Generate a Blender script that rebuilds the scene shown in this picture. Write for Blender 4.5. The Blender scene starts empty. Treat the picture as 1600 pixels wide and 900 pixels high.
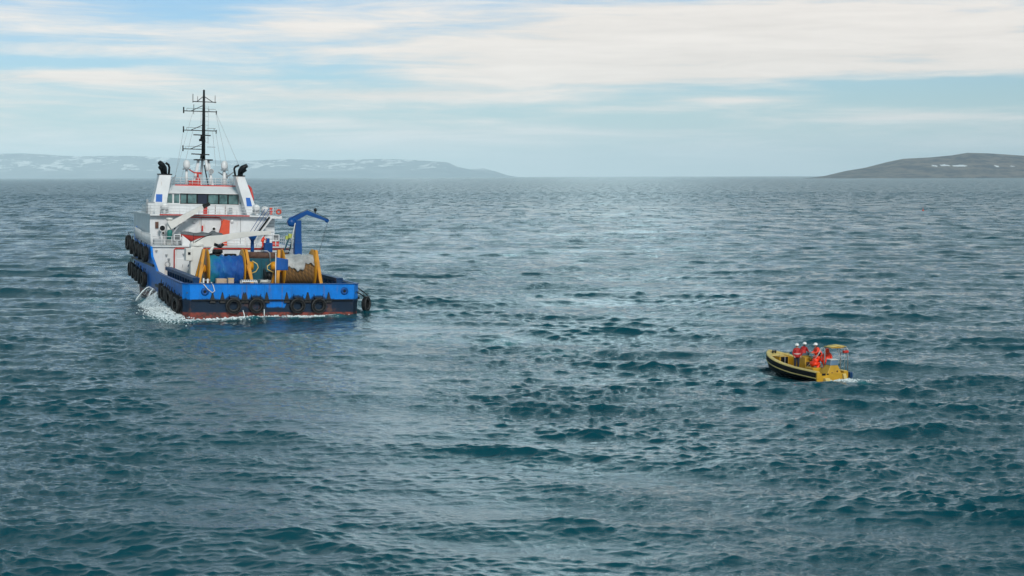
import bpy, math, random
import numpy as np
from mathutils import Matrix, Vector
random.seed(7)
rng = np.random.default_rng(11)
R_ = math.radians
scene = bpy.context.scene
COL = scene.collection

# ------------------------------------------------------------------ camera
CAMH = 14.8
cam_d = bpy.data.cameras.new("camera")
cam = bpy.data.objects.new("camera", cam_d)
COL.objects.link(cam)
cam_d.sensor_width = 36.0
cam_d.lens = 58.5
cam_d.clip_start = 0.5
cam_d.clip_end = 120000
PITCH = math.atan((450 - 275.3) / 2600.0)
cam.matrix_world = Matrix.Translation((0, 0, CAMH)) @ Matrix.Rotation(math.pi / 2 - PITCH, 4, 'X') @ Matrix.Rotation(-R_(0.14), 4, 'Z')
scene.camera = cam

# ------------------------------------------------------------------ sun, exposure
SUN_AZ, SUN_EL = 162.0, 33.0          # azimuth clockwise from the view direction (+Y)
sd = bpy.data.lights.new("sun", 'SUN')
sd.energy = 2.6
sd.angle = R_(12)
sd.color = (1.0, 0.95, 0.88)
sun = bpy.data.objects.new("sun", sd)
COL.objects.link(sun)
_d = Vector((math.sin(R_(SUN_AZ)) * math.cos(R_(SUN_EL)), math.cos(R_(SUN_AZ)) * math.cos(R_(SUN_EL)), math.sin(R_(SUN_EL))))
sun.rotation_euler = _d.to_track_quat('Z', 'Y').to_euler()
scene.view_settings.view_transform = 'Standard'
scene.view_settings.look = 'None'
scene.view_settings.exposure = 0.0
scene.view_settings.gamma = 1.0
scene.cycles.volume_bounces = 0
scene.cycles.max_bounces = 8


# ------------------------------------------------------------------ node helpers
class NT:
    def __init__(s, tree):
        s.t = tree
        s.n = tree.nodes
        s.l = tree.links

    def node(s, typ, **k):
        n = s.n.new(typ)
        for a, v in k.items():
            setattr(n, a, v)
        return n

    def put(s, sock, v):
        if hasattr(v, 'is_output'):
            s.l.new(v, sock)
        elif v is not None:
            if isinstance(v, (tuple, list)) and len(v) == 3 and sock.type == 'RGBA':
                v = (*v, 1)
            sock.default_value = v

    def m(s, op, a, b=None, c=None, clamp=False):
        n = s.node('ShaderNodeMath', operation=op, use_clamp=clamp)
        s.put(n.inputs[0], a)
        if b is not None: s.put(n.inputs[1], b)
        if c is not None: s.put(n.inputs[2], c)
        return n.outputs[0]

    def mix(s, f, a, b, blend='MIX'):
        n = s.node('ShaderNodeMix', data_type='RGBA', blend_type=blend)
        s.put(n.inputs[0], f); s.put(n.inputs[6], a); s.put(n.inputs[7], b)
        return n.outputs[2]

    def noise(s, vec, scale, detail=3, rough=0.5, dist=0.0, out=0):
        n = s.node('ShaderNodeTexNoise')
        if vec is not None: s.put(n.inputs['Vector'], vec)
        s.put(n.inputs['Scale'], scale); s.put(n.inputs['Detail'], detail)
        s.put(n.inputs['Roughness'], rough); s.put(n.inputs['Distortion'], dist)
        return n.outputs[out]

    def ramp(s, f, stops):
        n = s.node('ShaderNodeValToRGB')
        s.put(n.inputs[0], f)
        e = n.color_ramp.elements
        while len(e) < len(stops): e.new(0.5)
        for i, (p, c) in enumerate(stops):
            e[i].position = p
            e[i].color = (c, c, c, 1) if isinstance(c, (int, float)) else (*c, 1)
        return n.outputs[0]

    def rng(s, v, a, b, c=0.0, d=1.0, smooth=True):
        n = s.node('ShaderNodeMapRange')
        if smooth: n.interpolation_type = 'SMOOTHSTEP'
        for i, x in enumerate((v, a, b, c, d)): s.put(n.inputs[i], x)
        return n.outputs[0]

    def comb(s, x, y, z):
        n = s.node('ShaderNodeCombineXYZ')
        s.put(n.inputs[0], x); s.put(n.inputs[1], y); s.put(n.inputs[2], z)
        return n.outputs[0]

    def sep(s, v):
        n = s.node('ShaderNodeSeparateXYZ')
        s.put(n.inputs[0], v)
        return n.outputs[0], n.outputs[1], n.outputs[2]


# ------------------------------------------------------------------ sky
world = bpy.data.worlds.new("World")
scene.world = world
world.use_nodes = True
W = NT(world.node_tree)
W.n.clear()
sky = W.node('ShaderNodeTexSky', sky_type='NISHITA', sun_disc=False)
sky.sun_elevation = R_(SUN_EL)
sky.sun_rotation = R_(SUN_AZ)
sky.air_density = 1.0
sky.dust_density = 0.6
sky.ozone_density = 1.5
tc = W.node('ShaderNodeTexCoord')
dx, dy, dz = W.sep(tc.outputs['Generated'])
az = W.m('MULTIPLY', W.m('ARCTAN2', dx, dy), 57.2958)
el = W.m('MULTIPLY', W.m('ARCSINE', dz), 57.2958)
elc = W.m('MAXIMUM', el, 0.0)
def gauss(u0, v0, su, sv, w):
    a = W.m('DIVIDE', W.m('SUBTRACT', az, u0), su)
    b = W.m('DIVIDE', W.m('SUBTRACT', el, v0), sv)
    r = W.m('ADD', W.m('MULTIPLY', a, a), W.m('MULTIPLY', b, b))
    return W.m('MULTIPLY', W.m('EXPONENT', W.m('MULTIPLY', r, -1.0)), w)
def U(px): return math.degrees(math.atan((px - 800) / 2600))
def V(py): return math.degrees(math.atan((275.3 - py) / 2600))
# cloud sheet: near the horizon seen edge on, so the noise is stretched sideways
k = W.m('DIVIDE', 1.0, W.m('ADD', W.m('MAXIMUM', dz, 0.0), 0.055))
wv = W.comb(W.m('MULTIPLY', dx, k), W.m('MULTIPLY', dy, k), 0.3)
n_hi = W.noise(wv, 0.9, 6, 0.55, 0.5)
band = W.comb(W.m('MULTIPLY', az, 0.085), W.m('MULTIPLY', el, 0.62), 2.7)
n_b = W.noise(band, 1.0, 6, 0.58, 0.8)
band2 = W.comb(W.m('ADD', W.m('MULTIPLY', az, 0.17), W.m('MULTIPLY', el, 0.1)), W.m('MULTIPLY', el, 1.9), 7.1)
n_c = W.noise(band2, 1.0, 6, 0.62, 0.4)
dens = W.m('ADD', W.m('MULTIPLY', n_b, 0.9), W.m('MULTIPLY', n_c, 0.95))
dens = W.m('ADD', dens, W.rng(el, 0.8, 3.4, -0.43, -0.56))
lay = [
    (U(1250), V(60), 11.0, 1.35, 0.62),     # broad white sheet
    (U(760), V(95), 6.0, 0.85, 0.22),
    (U(620), V(150), 5.0, 0.22, 0.28),      # long wisp behind the mast
    (U(1000), V(125), 4.5, 0.35, 0.22),
    (U(120), V(125), 4.0, 0.22, 0.34),
    (U(300), V(60), 6.0, 0.6, 0.12),
    (U(700), V(215), 4.5, 0.35, 0.16),
    (U(1440), V(188), 4.5, 0.14, 0.26),
    (U(1170), V(160), 2.0, 0.12, 0.26),
    (U(1000), V(172), 3.5, 0.12, 0.14),
    (U(1350), V(142), 5.5, 0.30, -0.42),    # blue openings
    (U(100), V(104), 3.0, 0.22, -0.36),
    (U(900), V(185), 7.0, 0.40, -0.20),
    (U(1500), V(165), 4.0, 0.24, -0.26),
    (U(330), V(10), 2.5, 0.8, -0.22),
    (U(230), V(170), 5.0, 0.5, -0.04),
    (U(450), V(108), 4.5, 0.35, -0.16),
]
for g in lay:
    dens = W.m('ADD', dens, gauss(*g))
# overhead the deck of cloud closes
dens = W.m('ADD', dens, W.m('MULTIPLY', W.rng(el, 6.0, 16.0), W.m('ADD', W.m('MULTIPLY', n_hi, 1.1), -0.25)))
cover = W.rng(dens, 0.20, 0.74, 0.04, 0.98)
lowfade = W.rng(el, 0.0, 1.0, 0.6, 1.0)
cover = W.m('MULTIPLY', cover, lowfade)
bright = W.m('ADD', 0.50, W.m('MULTIPLY', n_hi, 0.20))
# high cloud darkens to teal overhead; unseen glare patches are added above the frame
cl_low = (0.93, 0.875, 0.82)
cl_high = (0.085, 0.22, 0.26)
cl = W.mix(W.rng(el, 6.0, 12.0), cl_low, (0.60, 0.80, 0.84))
cl = W.mix(W.rng(el, 12.0, 38.0), cl, cl_high)
glare_gain = W.m('ADD', 1.0, W.m('MULTIPLY', W.rng(el, 7.0, 12.0), W.m('ADD', gauss(3.6, 21, 2.6, 14, 4.8), W.m('ADD', gauss(-3.4, 14, 1.2, 8, 3.5), gauss(-15, 18, 9, 12, -0.38)))))  # boosts unseen sky to put glare on the sea, dims it at left
cl = W.mix(1.0, cl, W.comb(glare_gain, glare_gain, glare_gain), 'MULTIPLY')
shade = W.m('ADD', 0.80, W.m('MULTIPLY', n_c, 0.36))
cl = W.mix(1.0, cl, W.comb(shade, shade, shade), 'MULTIPLY')
skyc = W.mix(1.0, sky.outputs[0], (0.1, 0.1, 0.1), 'MULTIPLY')
SKY_TINT = (0.62, 0.84, 1.08)
skyc = W.mix(1.0, skyc, SKY_TINT, 'MULTIPLY')
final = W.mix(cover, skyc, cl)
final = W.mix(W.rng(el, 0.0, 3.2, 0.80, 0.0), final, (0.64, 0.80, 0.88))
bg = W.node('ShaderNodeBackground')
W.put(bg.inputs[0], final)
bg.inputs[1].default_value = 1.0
wo = W.node('ShaderNodeOutputWorld')
W.l.new(bg.outputs[0], wo.inputs[0])


# ------------------------------------------------------------------ materials
def mat(name, base=(0.5, 0.5, 0.5), rough=0.5, metal=0.0, vary=0.12, scale=0.8, rust=0.0, spec=0.5, bump=0.0, bscale=8.0, dirt=None):
    m = bpy.data.materials.new(name)
    m.use_nodes = True
    T = NT(m.node_tree)
    p = T.n['Principled BSDF']
    t = T.node('ShaderNodeTexCoord').outputs['Object']
    n1 = T.noise(t, scale, 5, 0.6)
    f = T.rng(n1, 0.3, 0.7, 1 - vary, 1 + vary)
    c = T.mix(1.0, base, T.comb(f, f, f), 'MULTIPLY')
    if rust:
        x, y, z = T.sep(t)
        sv = T.comb(T.m('MULTIPLY', x, 1.6), T.m('MULTIPLY', y, 1.6), T.m('MULTIPLY', z, 0.32))
        n2 = T.noise(sv, 1.3, 6, 0.68)
        c = T.mix(T.m('MULTIPLY', T.rng(n2, 0.56, 0.72), rust), c, dirt or (0.16, 0.06, 0.025))
    T.put(p.inputs['Base Color'], c)
    p.inputs['Roughness'].default_value = rough
    p.inputs['Metallic'].default_value = metal
    p.inputs['Specular IOR Level'].default_value = spec
    if bump:
        b = T.node('ShaderNodeBump')
        b.inputs['Strength'].default_value = bump
        b.inputs['Distance'].default_value = 0.1
        T.put(b.inputs['Height'], T.noise(t, bscale, 4, 0.6))
        T.put(p.inputs['Normal'], b.outputs[0])
    return m

M = {}
M['white'] = mat('white_paint', (0.64, 0.66, 0.68), 0.45, rust=0.6, vary=0.07, dirt=(0.42, 0.33, 0.27))
M['white2'] = mat('clean_white_paint', (0.68, 0.69, 0.70), 0.4, vary=0.05, rust=0.15, dirt=(0.5, 0.42, 0.36))
M['cream'] = mat('crane_white_paint', (0.66, 0.65, 0.62), 0.42, vary=0.06, rust=0.2, dirt=(0.45, 0.3, 0.2))
M['blue'] = mat('blue_paint', (0.002, 0.11, 0.46), 0.4, vary=0.12, spec=0.25)
M['darkblue'] = mat('dark_blue_paint', (0.004, 0.045, 0.14), 0.45, vary=0.25, rust=0.35, spec=0.25)
M['craneblue'] = mat('crane_blue_paint', (0.002, 0.065, 0.26), 0.38, vary=0.15, spec=0.25)
M['teal'] = mat('dark_teal_paint', (0.006, 0.075, 0.11), 0.5, vary=0.3, rust=0.5, spec=0.25)
M['yellow'] = mat('yellow_paint', (0.56, 0.245, 0.008), 0.5, vary=0.15, rust=0.5, scale=1.5, spec=0.25)
M['black'] = mat('black_paint', (0.004, 0.006, 0.008), 0.45, vary=0.2, spec=0.25)
M['rubber'] = mat('tyre_rubber', (0.005, 0.0055, 0.0065), 0.7, vary=0.35, scale=3, bump=0.3, spec=0.25)
M['rubworn'] = mat('worn_rubber', (0.055, 0.055, 0.055), 0.7, vary=0.3)
M['grey'] = mat('grey_metal', (0.28, 0.30, 0.32), 0.5, metal=0.2, rust=0.3)
M['steel'] = mat('galvanised_steel', (0.42, 0.44, 0.46), 0.45, metal=0.5)
M['red'] = mat('red_paint', (0.52, 0.03, 0.02), 0.45, vary=0.15)
M['orange'] = mat('orange_paint', (0.62, 0.06, 0.015), 0.5, vary=0.15)
M['brown'] = mat('rusty_brown', (0.10, 0.05, 0.035), 0.8, vary=0.4, scale=2, bump=0.4)
M['deck'] = mat('green_deck_paint', (0.05, 0.09, 0.09), 0.7, vary=0.3, rust=0.5)
M['wood'] = mat('pale_plywood', (0.45, 0.34, 0.25), 0.7, vary=0.2)
M['tarpgrey'] = mat('grey_tarpaulin', (0.36, 0.37, 0.37), 0.65, vary=0.25, scale=1.5, bump=0.5, bscale=3)
M['covergrey'] = mat('grey_boat_cover', (0.11, 0.12, 0.13), 0.7, vary=0.2)
M['hivis'] = mat('yellow_green_paint', (0.45, 0.52, 0.10), 0.6, vary=0.3, scale=4)
M['green'] = mat('green_canister', (0.01, 0.16, 0.14), 0.5)
M['rope'] = mat('white_rope', (0.65, 0.65, 0.62), 0.8)
M['flag'] = mat('blue_flag_cloth', (0.003, 0.085, 0.34), 0.8)
M['ribyellow'] = mat('boat_yellow', (0.50, 0.285, 0.015), 0.45, vary=0.14, scale=1.5, rust=0.3)
M['ribtop'] = mat('faded_yellow_collar', (0.62, 0.47, 0.16), 0.55, vary=0.15, scale=2, rust=0.3, dirt=(0.3, 0.2, 0.08))
M['panel'] = mat('blue_grey_panel', (0.10, 0.17, 0.26), 0.3)
M['osuit'] = mat('orange_oilskin', (0.85, 0.045, 0.008), 0.45, vary=0.25, scale=5, bump=0.5, bscale=9)
M['rsuit'] = mat('dark_red_jacket', (0.42, 0.016, 0.016), 0.6, vary=0.25, scale=5, bump=0.4, bscale=9)
M['navy'] = mat('navy_cloth', (0.012, 0.02, 0.045), 0.8, vary=0.2)
M['bluecloth'] = mat('blue_workwear', (0.02, 0.075, 0.17), 0.8, vary=0.2)
M['skin'] = mat('skin', (0.45, 0.25, 0.17), 0.55)
M['hair'] = mat('dark_hair', (0.03, 0.018, 0.012), 0.8)
M['helmet'] = mat('white_helmet', (0.80, 0.80, 0.80), 0.3, vary=0.03)
M['reflect'] = mat('silver_tape', (0.75, 0.75, 0.75), 0.35)
M['interior'] = mat('dim_interior', (0.16, 0.19, 0.19), 0.8, vary=0.4)

def glass_mat():
    m = bpy.data.materials.new('tinted_window_glass')
    m.use_nodes = True
    T = NT(m.node_tree)
    p = T.n['Principled BSDF']
    t = T.node('ShaderNodeTexCoord').outputs['Object']
    c = T.ramp(T.noise(t, 1.1, 3, 0.5), [(0.35, (0.03, 0.07, 0.075)), (0.65, (0.10, 0.20, 0.20))])
    T.put(p.inputs['Base Color'], c)
    p.inputs['Roughness'].default_value = 0.06
    p.inputs['Specular IOR Level'].default_value = 0.9
    return m
M['glass'] = glass_mat()

def hull_mat():
    m = bpy.data.materials.new('hull_paint')
    m.use_nodes = True
    T = NT(m.node_tree)
    p = T.n['Principled BSDF']
    t = T.node('ShaderNodeTexCoord').outputs['Object']
    x, y, z = T.sep(t)
    n = T.noise(t, 0.9, 5, 0.65)
    nn = T.m('MULTIPLY', T.m('SUBTRACT', n, 0.5), 0.5)
    z2 = T.m('ADD', z, nn)
    vary = T.rng(n, 0.3, 0.7, 0.85, 1.15)
    blue = T.mix(1.0, (0.0, 0.185, 0.66), T.comb(vary, vary, vary), 'MULTIPLY')
    # scuffed streaks on the blue
    st = T.noise(T.comb(T.m('MULTIPLY', x, 1.4), T.m('MULTIPLY', y, 1.4), T.m('MULTIPLY', z, 0.25)), 1.2, 6, 0.7)
    blue = T.mix(T.m('MULTIPLY', T.rng(st, 0.55, 0.75), 0.45), blue, (0.01, 0.06, 0.12))
    dr = T.noise(T.comb(T.m('MULTIPLY', x, 3.2), T.m('MULTIPLY', y, 3.2), T.m('MULTIPLY', z, 0.22)), 1.1, 4, 0.6)
    blue = T.mix(T.m('MULTIPLY', T.rng(dr, 0.60, 0.70), 0.55), blue, (0.16, 0.09, 0.06))
    pl = T.m('FRACT', T.m('MULTIPLY', T.m('ADD', x, y), 0.42))
    blue = T.mix(T.m('MULTIPLY', T.rng(pl, 0.0, 0.025, 1, 0), 0.35), blue, (0.0, 0.05, 0.16))
    onside = T.rng(x, 1.2, 2.5)
    ay = T.m('ABSOLUTE', y)
    # black band: on the transom outboard and round the tyres, on the sides near the stern
    outb = T.rng(ay, 5.2, 5.9)
    mid = T.m('MULTIPLY', T.rng(y, -1.6, -1.2, 0, 1), T.rng(y, 0.6, 1.1, 1, 0))
    bandtop_t = T.m('SUBTRACT', T.m('ADD', 1.75, T.m('MULTIPLY', outb, 0.12)), T.m('MULTIPLY', mid, 0.75))
    bandtop_s = T.m('SUBTRACT', 1.9, T.m('MULTIPLY', T.rng(x, 12, 24), 0.9))
    bt = T.m('ADD', T.m('MULTIPLY', bandtop_t, T.m('SUBTRACT', 1.0, onside)), T.m('MULTIPLY', bandtop_s, onside))
    blk = T.m('MULTIPLY', T.rng(T.m('SUBTRACT', z2, bt), -0.12, 0.12, 1, 0), 0.96)
    # scuffed dark rubber marks round each transom tyre
    sc = None
    for yt in (4.25, 1.82, -2.56, -4.85):
        a_ = T.m('DIVIDE', T.m('SUBTRACT', y, yt), 1.15); b_ = T.m('DIVIDE', T.m('SUBTRACT', z, 1.25), 1.05)
        g_ = T.rng(T.m('ADD', T.m('ADD', T.m('MULTIPLY', a_, a_), T.m('MULTIPLY', b_, b_)), T.m('MULTIPLY', nn, 1.4)), 0.75, 1.15, 1, 0)
        sc = g_ if sc is None else T.m('MAXIMUM', sc, g_)
    blk = T.m('MAXIMUM', blk, T.m('MULTIPLY', T.m('MULTIPLY', sc, 0.88), T.m('SUBTRACT', 1.0, onside)))
    c = T.mix(blk, blue, (0.004, 0.011, 0.018))
    # rust bloom round the waterways
    rn = T.noise(T.comb(T.m('MULTIPLY', x, 0.5), T.m('MULTIPLY', y, 0.5), T.m('MULTIPLY', z, 0.5)), 1.1, 6, 0.7)
    c = T.mix(T.m('MULTIPLY', T.m('MULTIPLY', T.rng(rn, 0.56, 0.68), T.rng(z, 0.2, 2.2, 1, 0)), 0.6), c, (0.20, 0.09, 0.05))
    sidew = T.m('MULTIPLY', T.rng(x, 22, 26), T.rng(x, 28, 31, 1, 0))
    c = T.mix(T.m('MULTIPLY', T.m('MULTIPLY', sidew, T.rng(z2, 1.2, 2.3, 1, 0)), 0.6), c, (0.30, 0.16, 0.09))
    redn = T.noise(t, 1.7, 5, 0.7)
    red = T.mix(T.rng(redn, 0.42, 0.62), (0.24, 0.05, 0.035), (0.05, 0.03, 0.03))
    c = T.mix(T.rng(T.m('ADD', z, T.m('MULTIPLY', T.m('SUBTRACT', n, 0.5), 0.12)), 0.44, 0.52, 1, 0), c, red)
    T.put(p.inputs['Base Color'], c)
    p.inputs['Roughness'].default_value = 0.42
    p.inputs['Specular IOR Level'].default_value = 0.25
    return m
M['hull'] = hull_mat()

def drum_cover_mat():
    m = bpy.data.materials.new('blue_net_cover')
    m.use_nodes = True
    T = NT(m.node_tree)
    p = T.n['Principled BSDF']
    t = T.node('ShaderNodeTexCoord').outputs['Object']
    x, y, z = T.sep(t)
    n = T.noise(t, 0.9, 5, 0.6)
    f = T.m('ADD', T.m('MULTIPLY', y, 0.28), T.m('MULTIPLY', T.m('SUBTRACT', n, 0.5), 1.6))
    c = T.ramp(T.m('ADD', f, 0.35), [(0.1, (0.001, 0.075, 0.36)), (0.5, (0.001, 0.13, 0.42)), (0.85, (0.005, 0.22, 0.30))])
    wr = T.noise(T.comb(T.m('MULTIPLY', x, 1.0), T.m('MULTIPLY', y, 2.6), T.m('MULTIPLY', z, 0.9)), 1.6, 5, 0.7)
    c = T.mix(T.rng(wr, 0.58, 0.8), c, (0.10, 0.35, 0.62))
    T.put(p.inputs['Base Color'], c)
    p.inputs['Roughness'].default_value = 0.55
    b = T.node('ShaderNodeBump'); b.inputs['Strength'].default_value = 0.9; b.inputs['Distance'].default_value = 0.25
    T.put(b.inputs['Height'], wr); T.put(p.inputs['Normal'], b.outputs[0])
    return m
M['drumcover'] = drum_cover_mat()

def rope_mat():
    m = bpy.data.materials.new('tarred_rope')
    m.use_nodes = True
    T = NT(m.node_tree)
    p = T.n['Principled BSDF']
    t = T.node('ShaderNodeTexCoord').outputs['Object']
    x, y, z = T.sep(t)
    ang = T.m('ARCTAN2', z, x)
    w = T.m('ADD', T.m('MULTIPLY', T.m('SINE', T.m('MULTIPLY', y, 39.27)), 0.75), T.m('MULTIPLY', T.m('SINE', T.m('ADD', T.m('MULTIPLY', ang, 64.0), T.m('MULTIPLY', y, 9.0))), 0.35))
    n = T.noise(t, 2.0, 4, 0.6)
    c = T.mix(T.rng(T.m('ADD', w, T.m('MULTIPLY', n, 1.0)), 0.1, 1.1), (0.02, 0.013, 0.009), (0.30, 0.16, 0.05))
    T.put(p.inputs['Base Color'], c)
    p.inputs['Roughness'].default_value = 0.85
    return m
M['coil'] = rope_mat()


# ------------------------------------------------------------------ mesh builder
class MB:
    def __init__(s):
        s.v = []; s.f = []; s.sm = []

    def add(s, vs, fs, smooth=False):
        b = len(s.v)
        s.v += [tuple(p) for p in vs]
        for f in fs:
            s.f.append(tuple(i + b for i in f)); s.sm.append(smooth)
        return s

    def hexa(s, p):          # 8 points: bottom 4 ccw, top 4 ccw
        return s.add(p, [(0, 3, 2, 1), (4, 5, 6, 7), (0, 1, 5, 4), (1, 2, 6, 5), (2, 3, 7, 6), (3, 0, 4, 7)])

    def box(s, x0, x1, y0, y1, z0, z1):
        return s.hexa([(x0, y0, z0), (x1, y0, z0), (x1, y1, z0), (x0, y1, z0), (x0, y0, z1), (x1, y0, z1), (x1, y1, z1), (x0, y1, z1)])

    def beam(s, p, q, w, h, w2=None, h2=None, up=(0, 0, 1)):
        p = Vector(p); q = Vector(q); d = (q - p).normalized(); u = Vector(up)
        if abs(d.dot(u)) > 0.98: u = Vector((1, 0, 0))
        a = d.cross(u).normalized(); b = a.cross(d).normalized()
        w2 = w if w2 is None else w2; h2 = h if h2 is None else h2
        def ring(c, ww, hh):
            return [c - a * ww / 2 - b * hh / 2, c + a * ww / 2 - b * hh / 2, c + a * ww / 2 + b * hh / 2, c - a * ww / 2 + b * hh / 2]
        return s.hexa(ring(p, w, h) + ring(q, w2, h2))

    def tube(s, pts, r, n=8, cap=True):
        pts = [Vector(p) for p in pts]
        rs = r if isinstance(r, (list, tuple)) else [r] * len(pts)
        b = len(s.v); u = None
        for i, p in enumerate(pts):
            d = (pts[min(i + 1, len(pts) - 1)] - pts[max(i - 1, 0)]).normalized()
            if u is None:
                u = Vector((0, 0, 1)) if abs(d.z) < 0.9 else Vector((1, 0, 0))
            a = d.cross(u).normalized(); u2 = a.cross(d).normalized(); u = u2
            for k in range(n):
                t = 2 * math.pi * k / n
                s.v.append(tuple(p + (a * math.cos(t) + u2 * math.sin(t)) * rs[i]))
        for i in range(len(pts) - 1):
            for k in range(n):
                k2 = (k + 1) % n
                s.f.append((b + i * n + k, b + i * n + k2, b + (i + 1) * n + k2, b + (i + 1) * n + k)); s.sm.append(True)
        if cap:
            s.f.append(tuple(b + k for k in range(n - 1, -1, -1))); s.sm.append(False)
            e = b + (len(pts) - 1) * n
            s.f.append(tuple(e + k for k in range(n))); s.sm.append(False)
        return s

    def lathe(s, prof, c=(0, 0, 0), axis='Z', n=24, a0=0, a1=360, smooth=True):
        b = len(s.v); full = abs(a1 - a0) >= 359.9; m = n if full else n + 1
        for (r, h) in prof:
            for k in range(m):
                t = R_(a0 + (a1 - a0) * k / n); x, y, z = r * math.cos(t), r * math.sin(t), h
                p = {'Z': (x, y, z), 'X': (z, x, y), 'Y': (x, z, y)}[axis]
                s.v.append((c[0] + p[0], c[1] + p[1], c[2] + p[2]))
        for i in range(len(prof) - 1):
            for k in range(n):
                k2 = (k + 1) % m
                s.f.append((b + i * m + k, b + i * m + k2, b + (i + 1) * m + k2, b + (i + 1) * m + k)); s.sm.append(smooth)
        return s

    def prism(s, poly, h, plane='YZ', at=0.0):
        """poly: 2D points; extruded from at to at+h along the third axis"""
        def P(a, b_, c):
            return {'YZ': (c, a, b_), 'XZ': (a, c, b_), 'XY': (a, b_, c)}[plane]
        n = len(poly)
        vs = [P(a, b_, at) for a, b_ in poly] + [P(a, b_, at + h) for a, b_ in poly]
        fs = [tuple(range(n - 1, -1, -1)), tuple(range(n, 2 * n))] + [(i, (i + 1) % n, n + (i + 1) % n, n + i) for i in range(n)]
        return s.add(vs, fs)

    def ball(s, c, r, n=12, sz=1.0):
        prof = [(r * math.sin(math.pi * i / n) + 1e-5, -r * sz * math.cos(math.pi * i / n)) for i in range(n + 1)]
        return s.lathe(prof, c, 'Z', n * 2)

    def build(s, name, m, parent=None, bevel=0.0):
        me = bpy.data.meshes.new(name)
        me.from_pydata(s.v, [], s.f)
        me.materials.append(M[m] if isinstance(m, str) else m)
        me.polygons.foreach_set('use_smooth', s.sm)
        import bmesh
        bm = bmesh.new(); bm.from_mesh(me)
        bmesh.ops.recalc_face_normals(bm, faces=bm.faces)
        bm.to_mesh(me); bm.free()
        me.update()
        o = bpy.data.objects.new(name, me)
        COL.objects.link(o)
        if parent: o.parent = parent
        if bevel:
            b = o.modifiers.new('edge', 'BEVEL'); b.width = bevel; b.segments = 2; b.limit_method = 'ANGLE'; b.angle_limit = R_(40)
        return o

def tag(o, label=None, cat=None, group=None, kind=None):
    if label: o['label'] = label
    if cat: o['category'] = cat
    if group: o['group'] = group
    if kind: o['kind'] = kind
    return o

def thing(name, label, cat, mw=None, group=None):
    o = bpy.data.objects.new(name, None)
    COL.objects.link(o)
    o.empty_display_size = 0.3
    if mw is not None: o.matrix_world = mw
    return tag(o, label, cat, group)

def copy_tree(o, parent=None, mw=None, label=None):
    c = o.copy(); COL.objects.link(c)
    if parent: c.parent = parent
    if mw is not None: c.matrix_world = mw
    if label: c['label'] = label
    for ch in [x for x in o.children]: copy_tree(ch, c)
    return c

# ------------------------------------------------------------------ the sea (real displaced waves)
SHIP_O = Vector((-25.35, 175.8, 0)); SHIP_H = R_(19); SHIP_HEEL = R_(1.4)
SHIP = Matrix.Translation(SHIP_O) @ Matrix.Rotation(math.pi / 2 + SHIP_H, 4, 'Z') @ Matrix.Rotation(SHIP_HEEL, 4, 'X')
SHIP_FLAT = Matrix.Translation(SHIP_O) @ Matrix.Rotation(math.pi / 2 + SHIP_H, 4, 'Z')
RIB_O = Vector((23.15, 119.9, 0)); RIB_H = R_(24)
RIB = Matrix.Translation(RIB_O) @ Matrix.Rotation(math.pi / 2 + RIB_H, 4, 'Z') @ Matrix.Rotation(R_(0.5), 4, 'X')

# wave components
NW = 260
lam = np.exp(rng.uniform(np.log(0.38), np.log(24.0), NW))
th = R_(-100) + rng.normal(0, 1, NW) * np.clip(0.80 - 0.06 * lam, 0.30, 0.80)          # running towards the camera, slightly across
kx = np.cos(th) * 2 * np.pi / lam; ky = np.sin(th) * 2 * np.pi / lam; kk = 2 * np.pi / lam
ph = rng.uniform(0, 2 * np.pi, NW)
slope = 0.0185 * np.where(lam > 5.0, (5.0 / lam) ** 0.6, 1.0) * np.where(lam < 1.9, 1.55, np.where(lam < 4.5, 0.88, 1.0))
amp = slope / kk
# low-frequency gust field
GN = 10
gl = np.exp(rng.uniform(np.log(14), np.log(70), GN)); gt = rng.uniform(0, 2 * np.pi, GN); gp = rng.uniform(0, 2 * np.pi, GN)

def smooth01(x): x = np.clip(x, 0, 1); return x * x * (3 - 2 * x)

def ship_local(X, Y):
    c, s = math.cos(SHIP_H), math.sin(SHIP_H)
    dx_, dy_ = X - SHIP_O.x, Y - SHIP_O.y
    return -s * dx_ + c * dy_, -c * dx_ - s * dy_

def rib_local(X, Y):
    c, s = math.cos(RIB_H), math.sin(RIB_H)
    dx_, dy_ = X - RIB_O.x, Y - RIB_O.y
    return -s * dx_ + c * dy_, -c * dx_ - s * dy_

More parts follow.
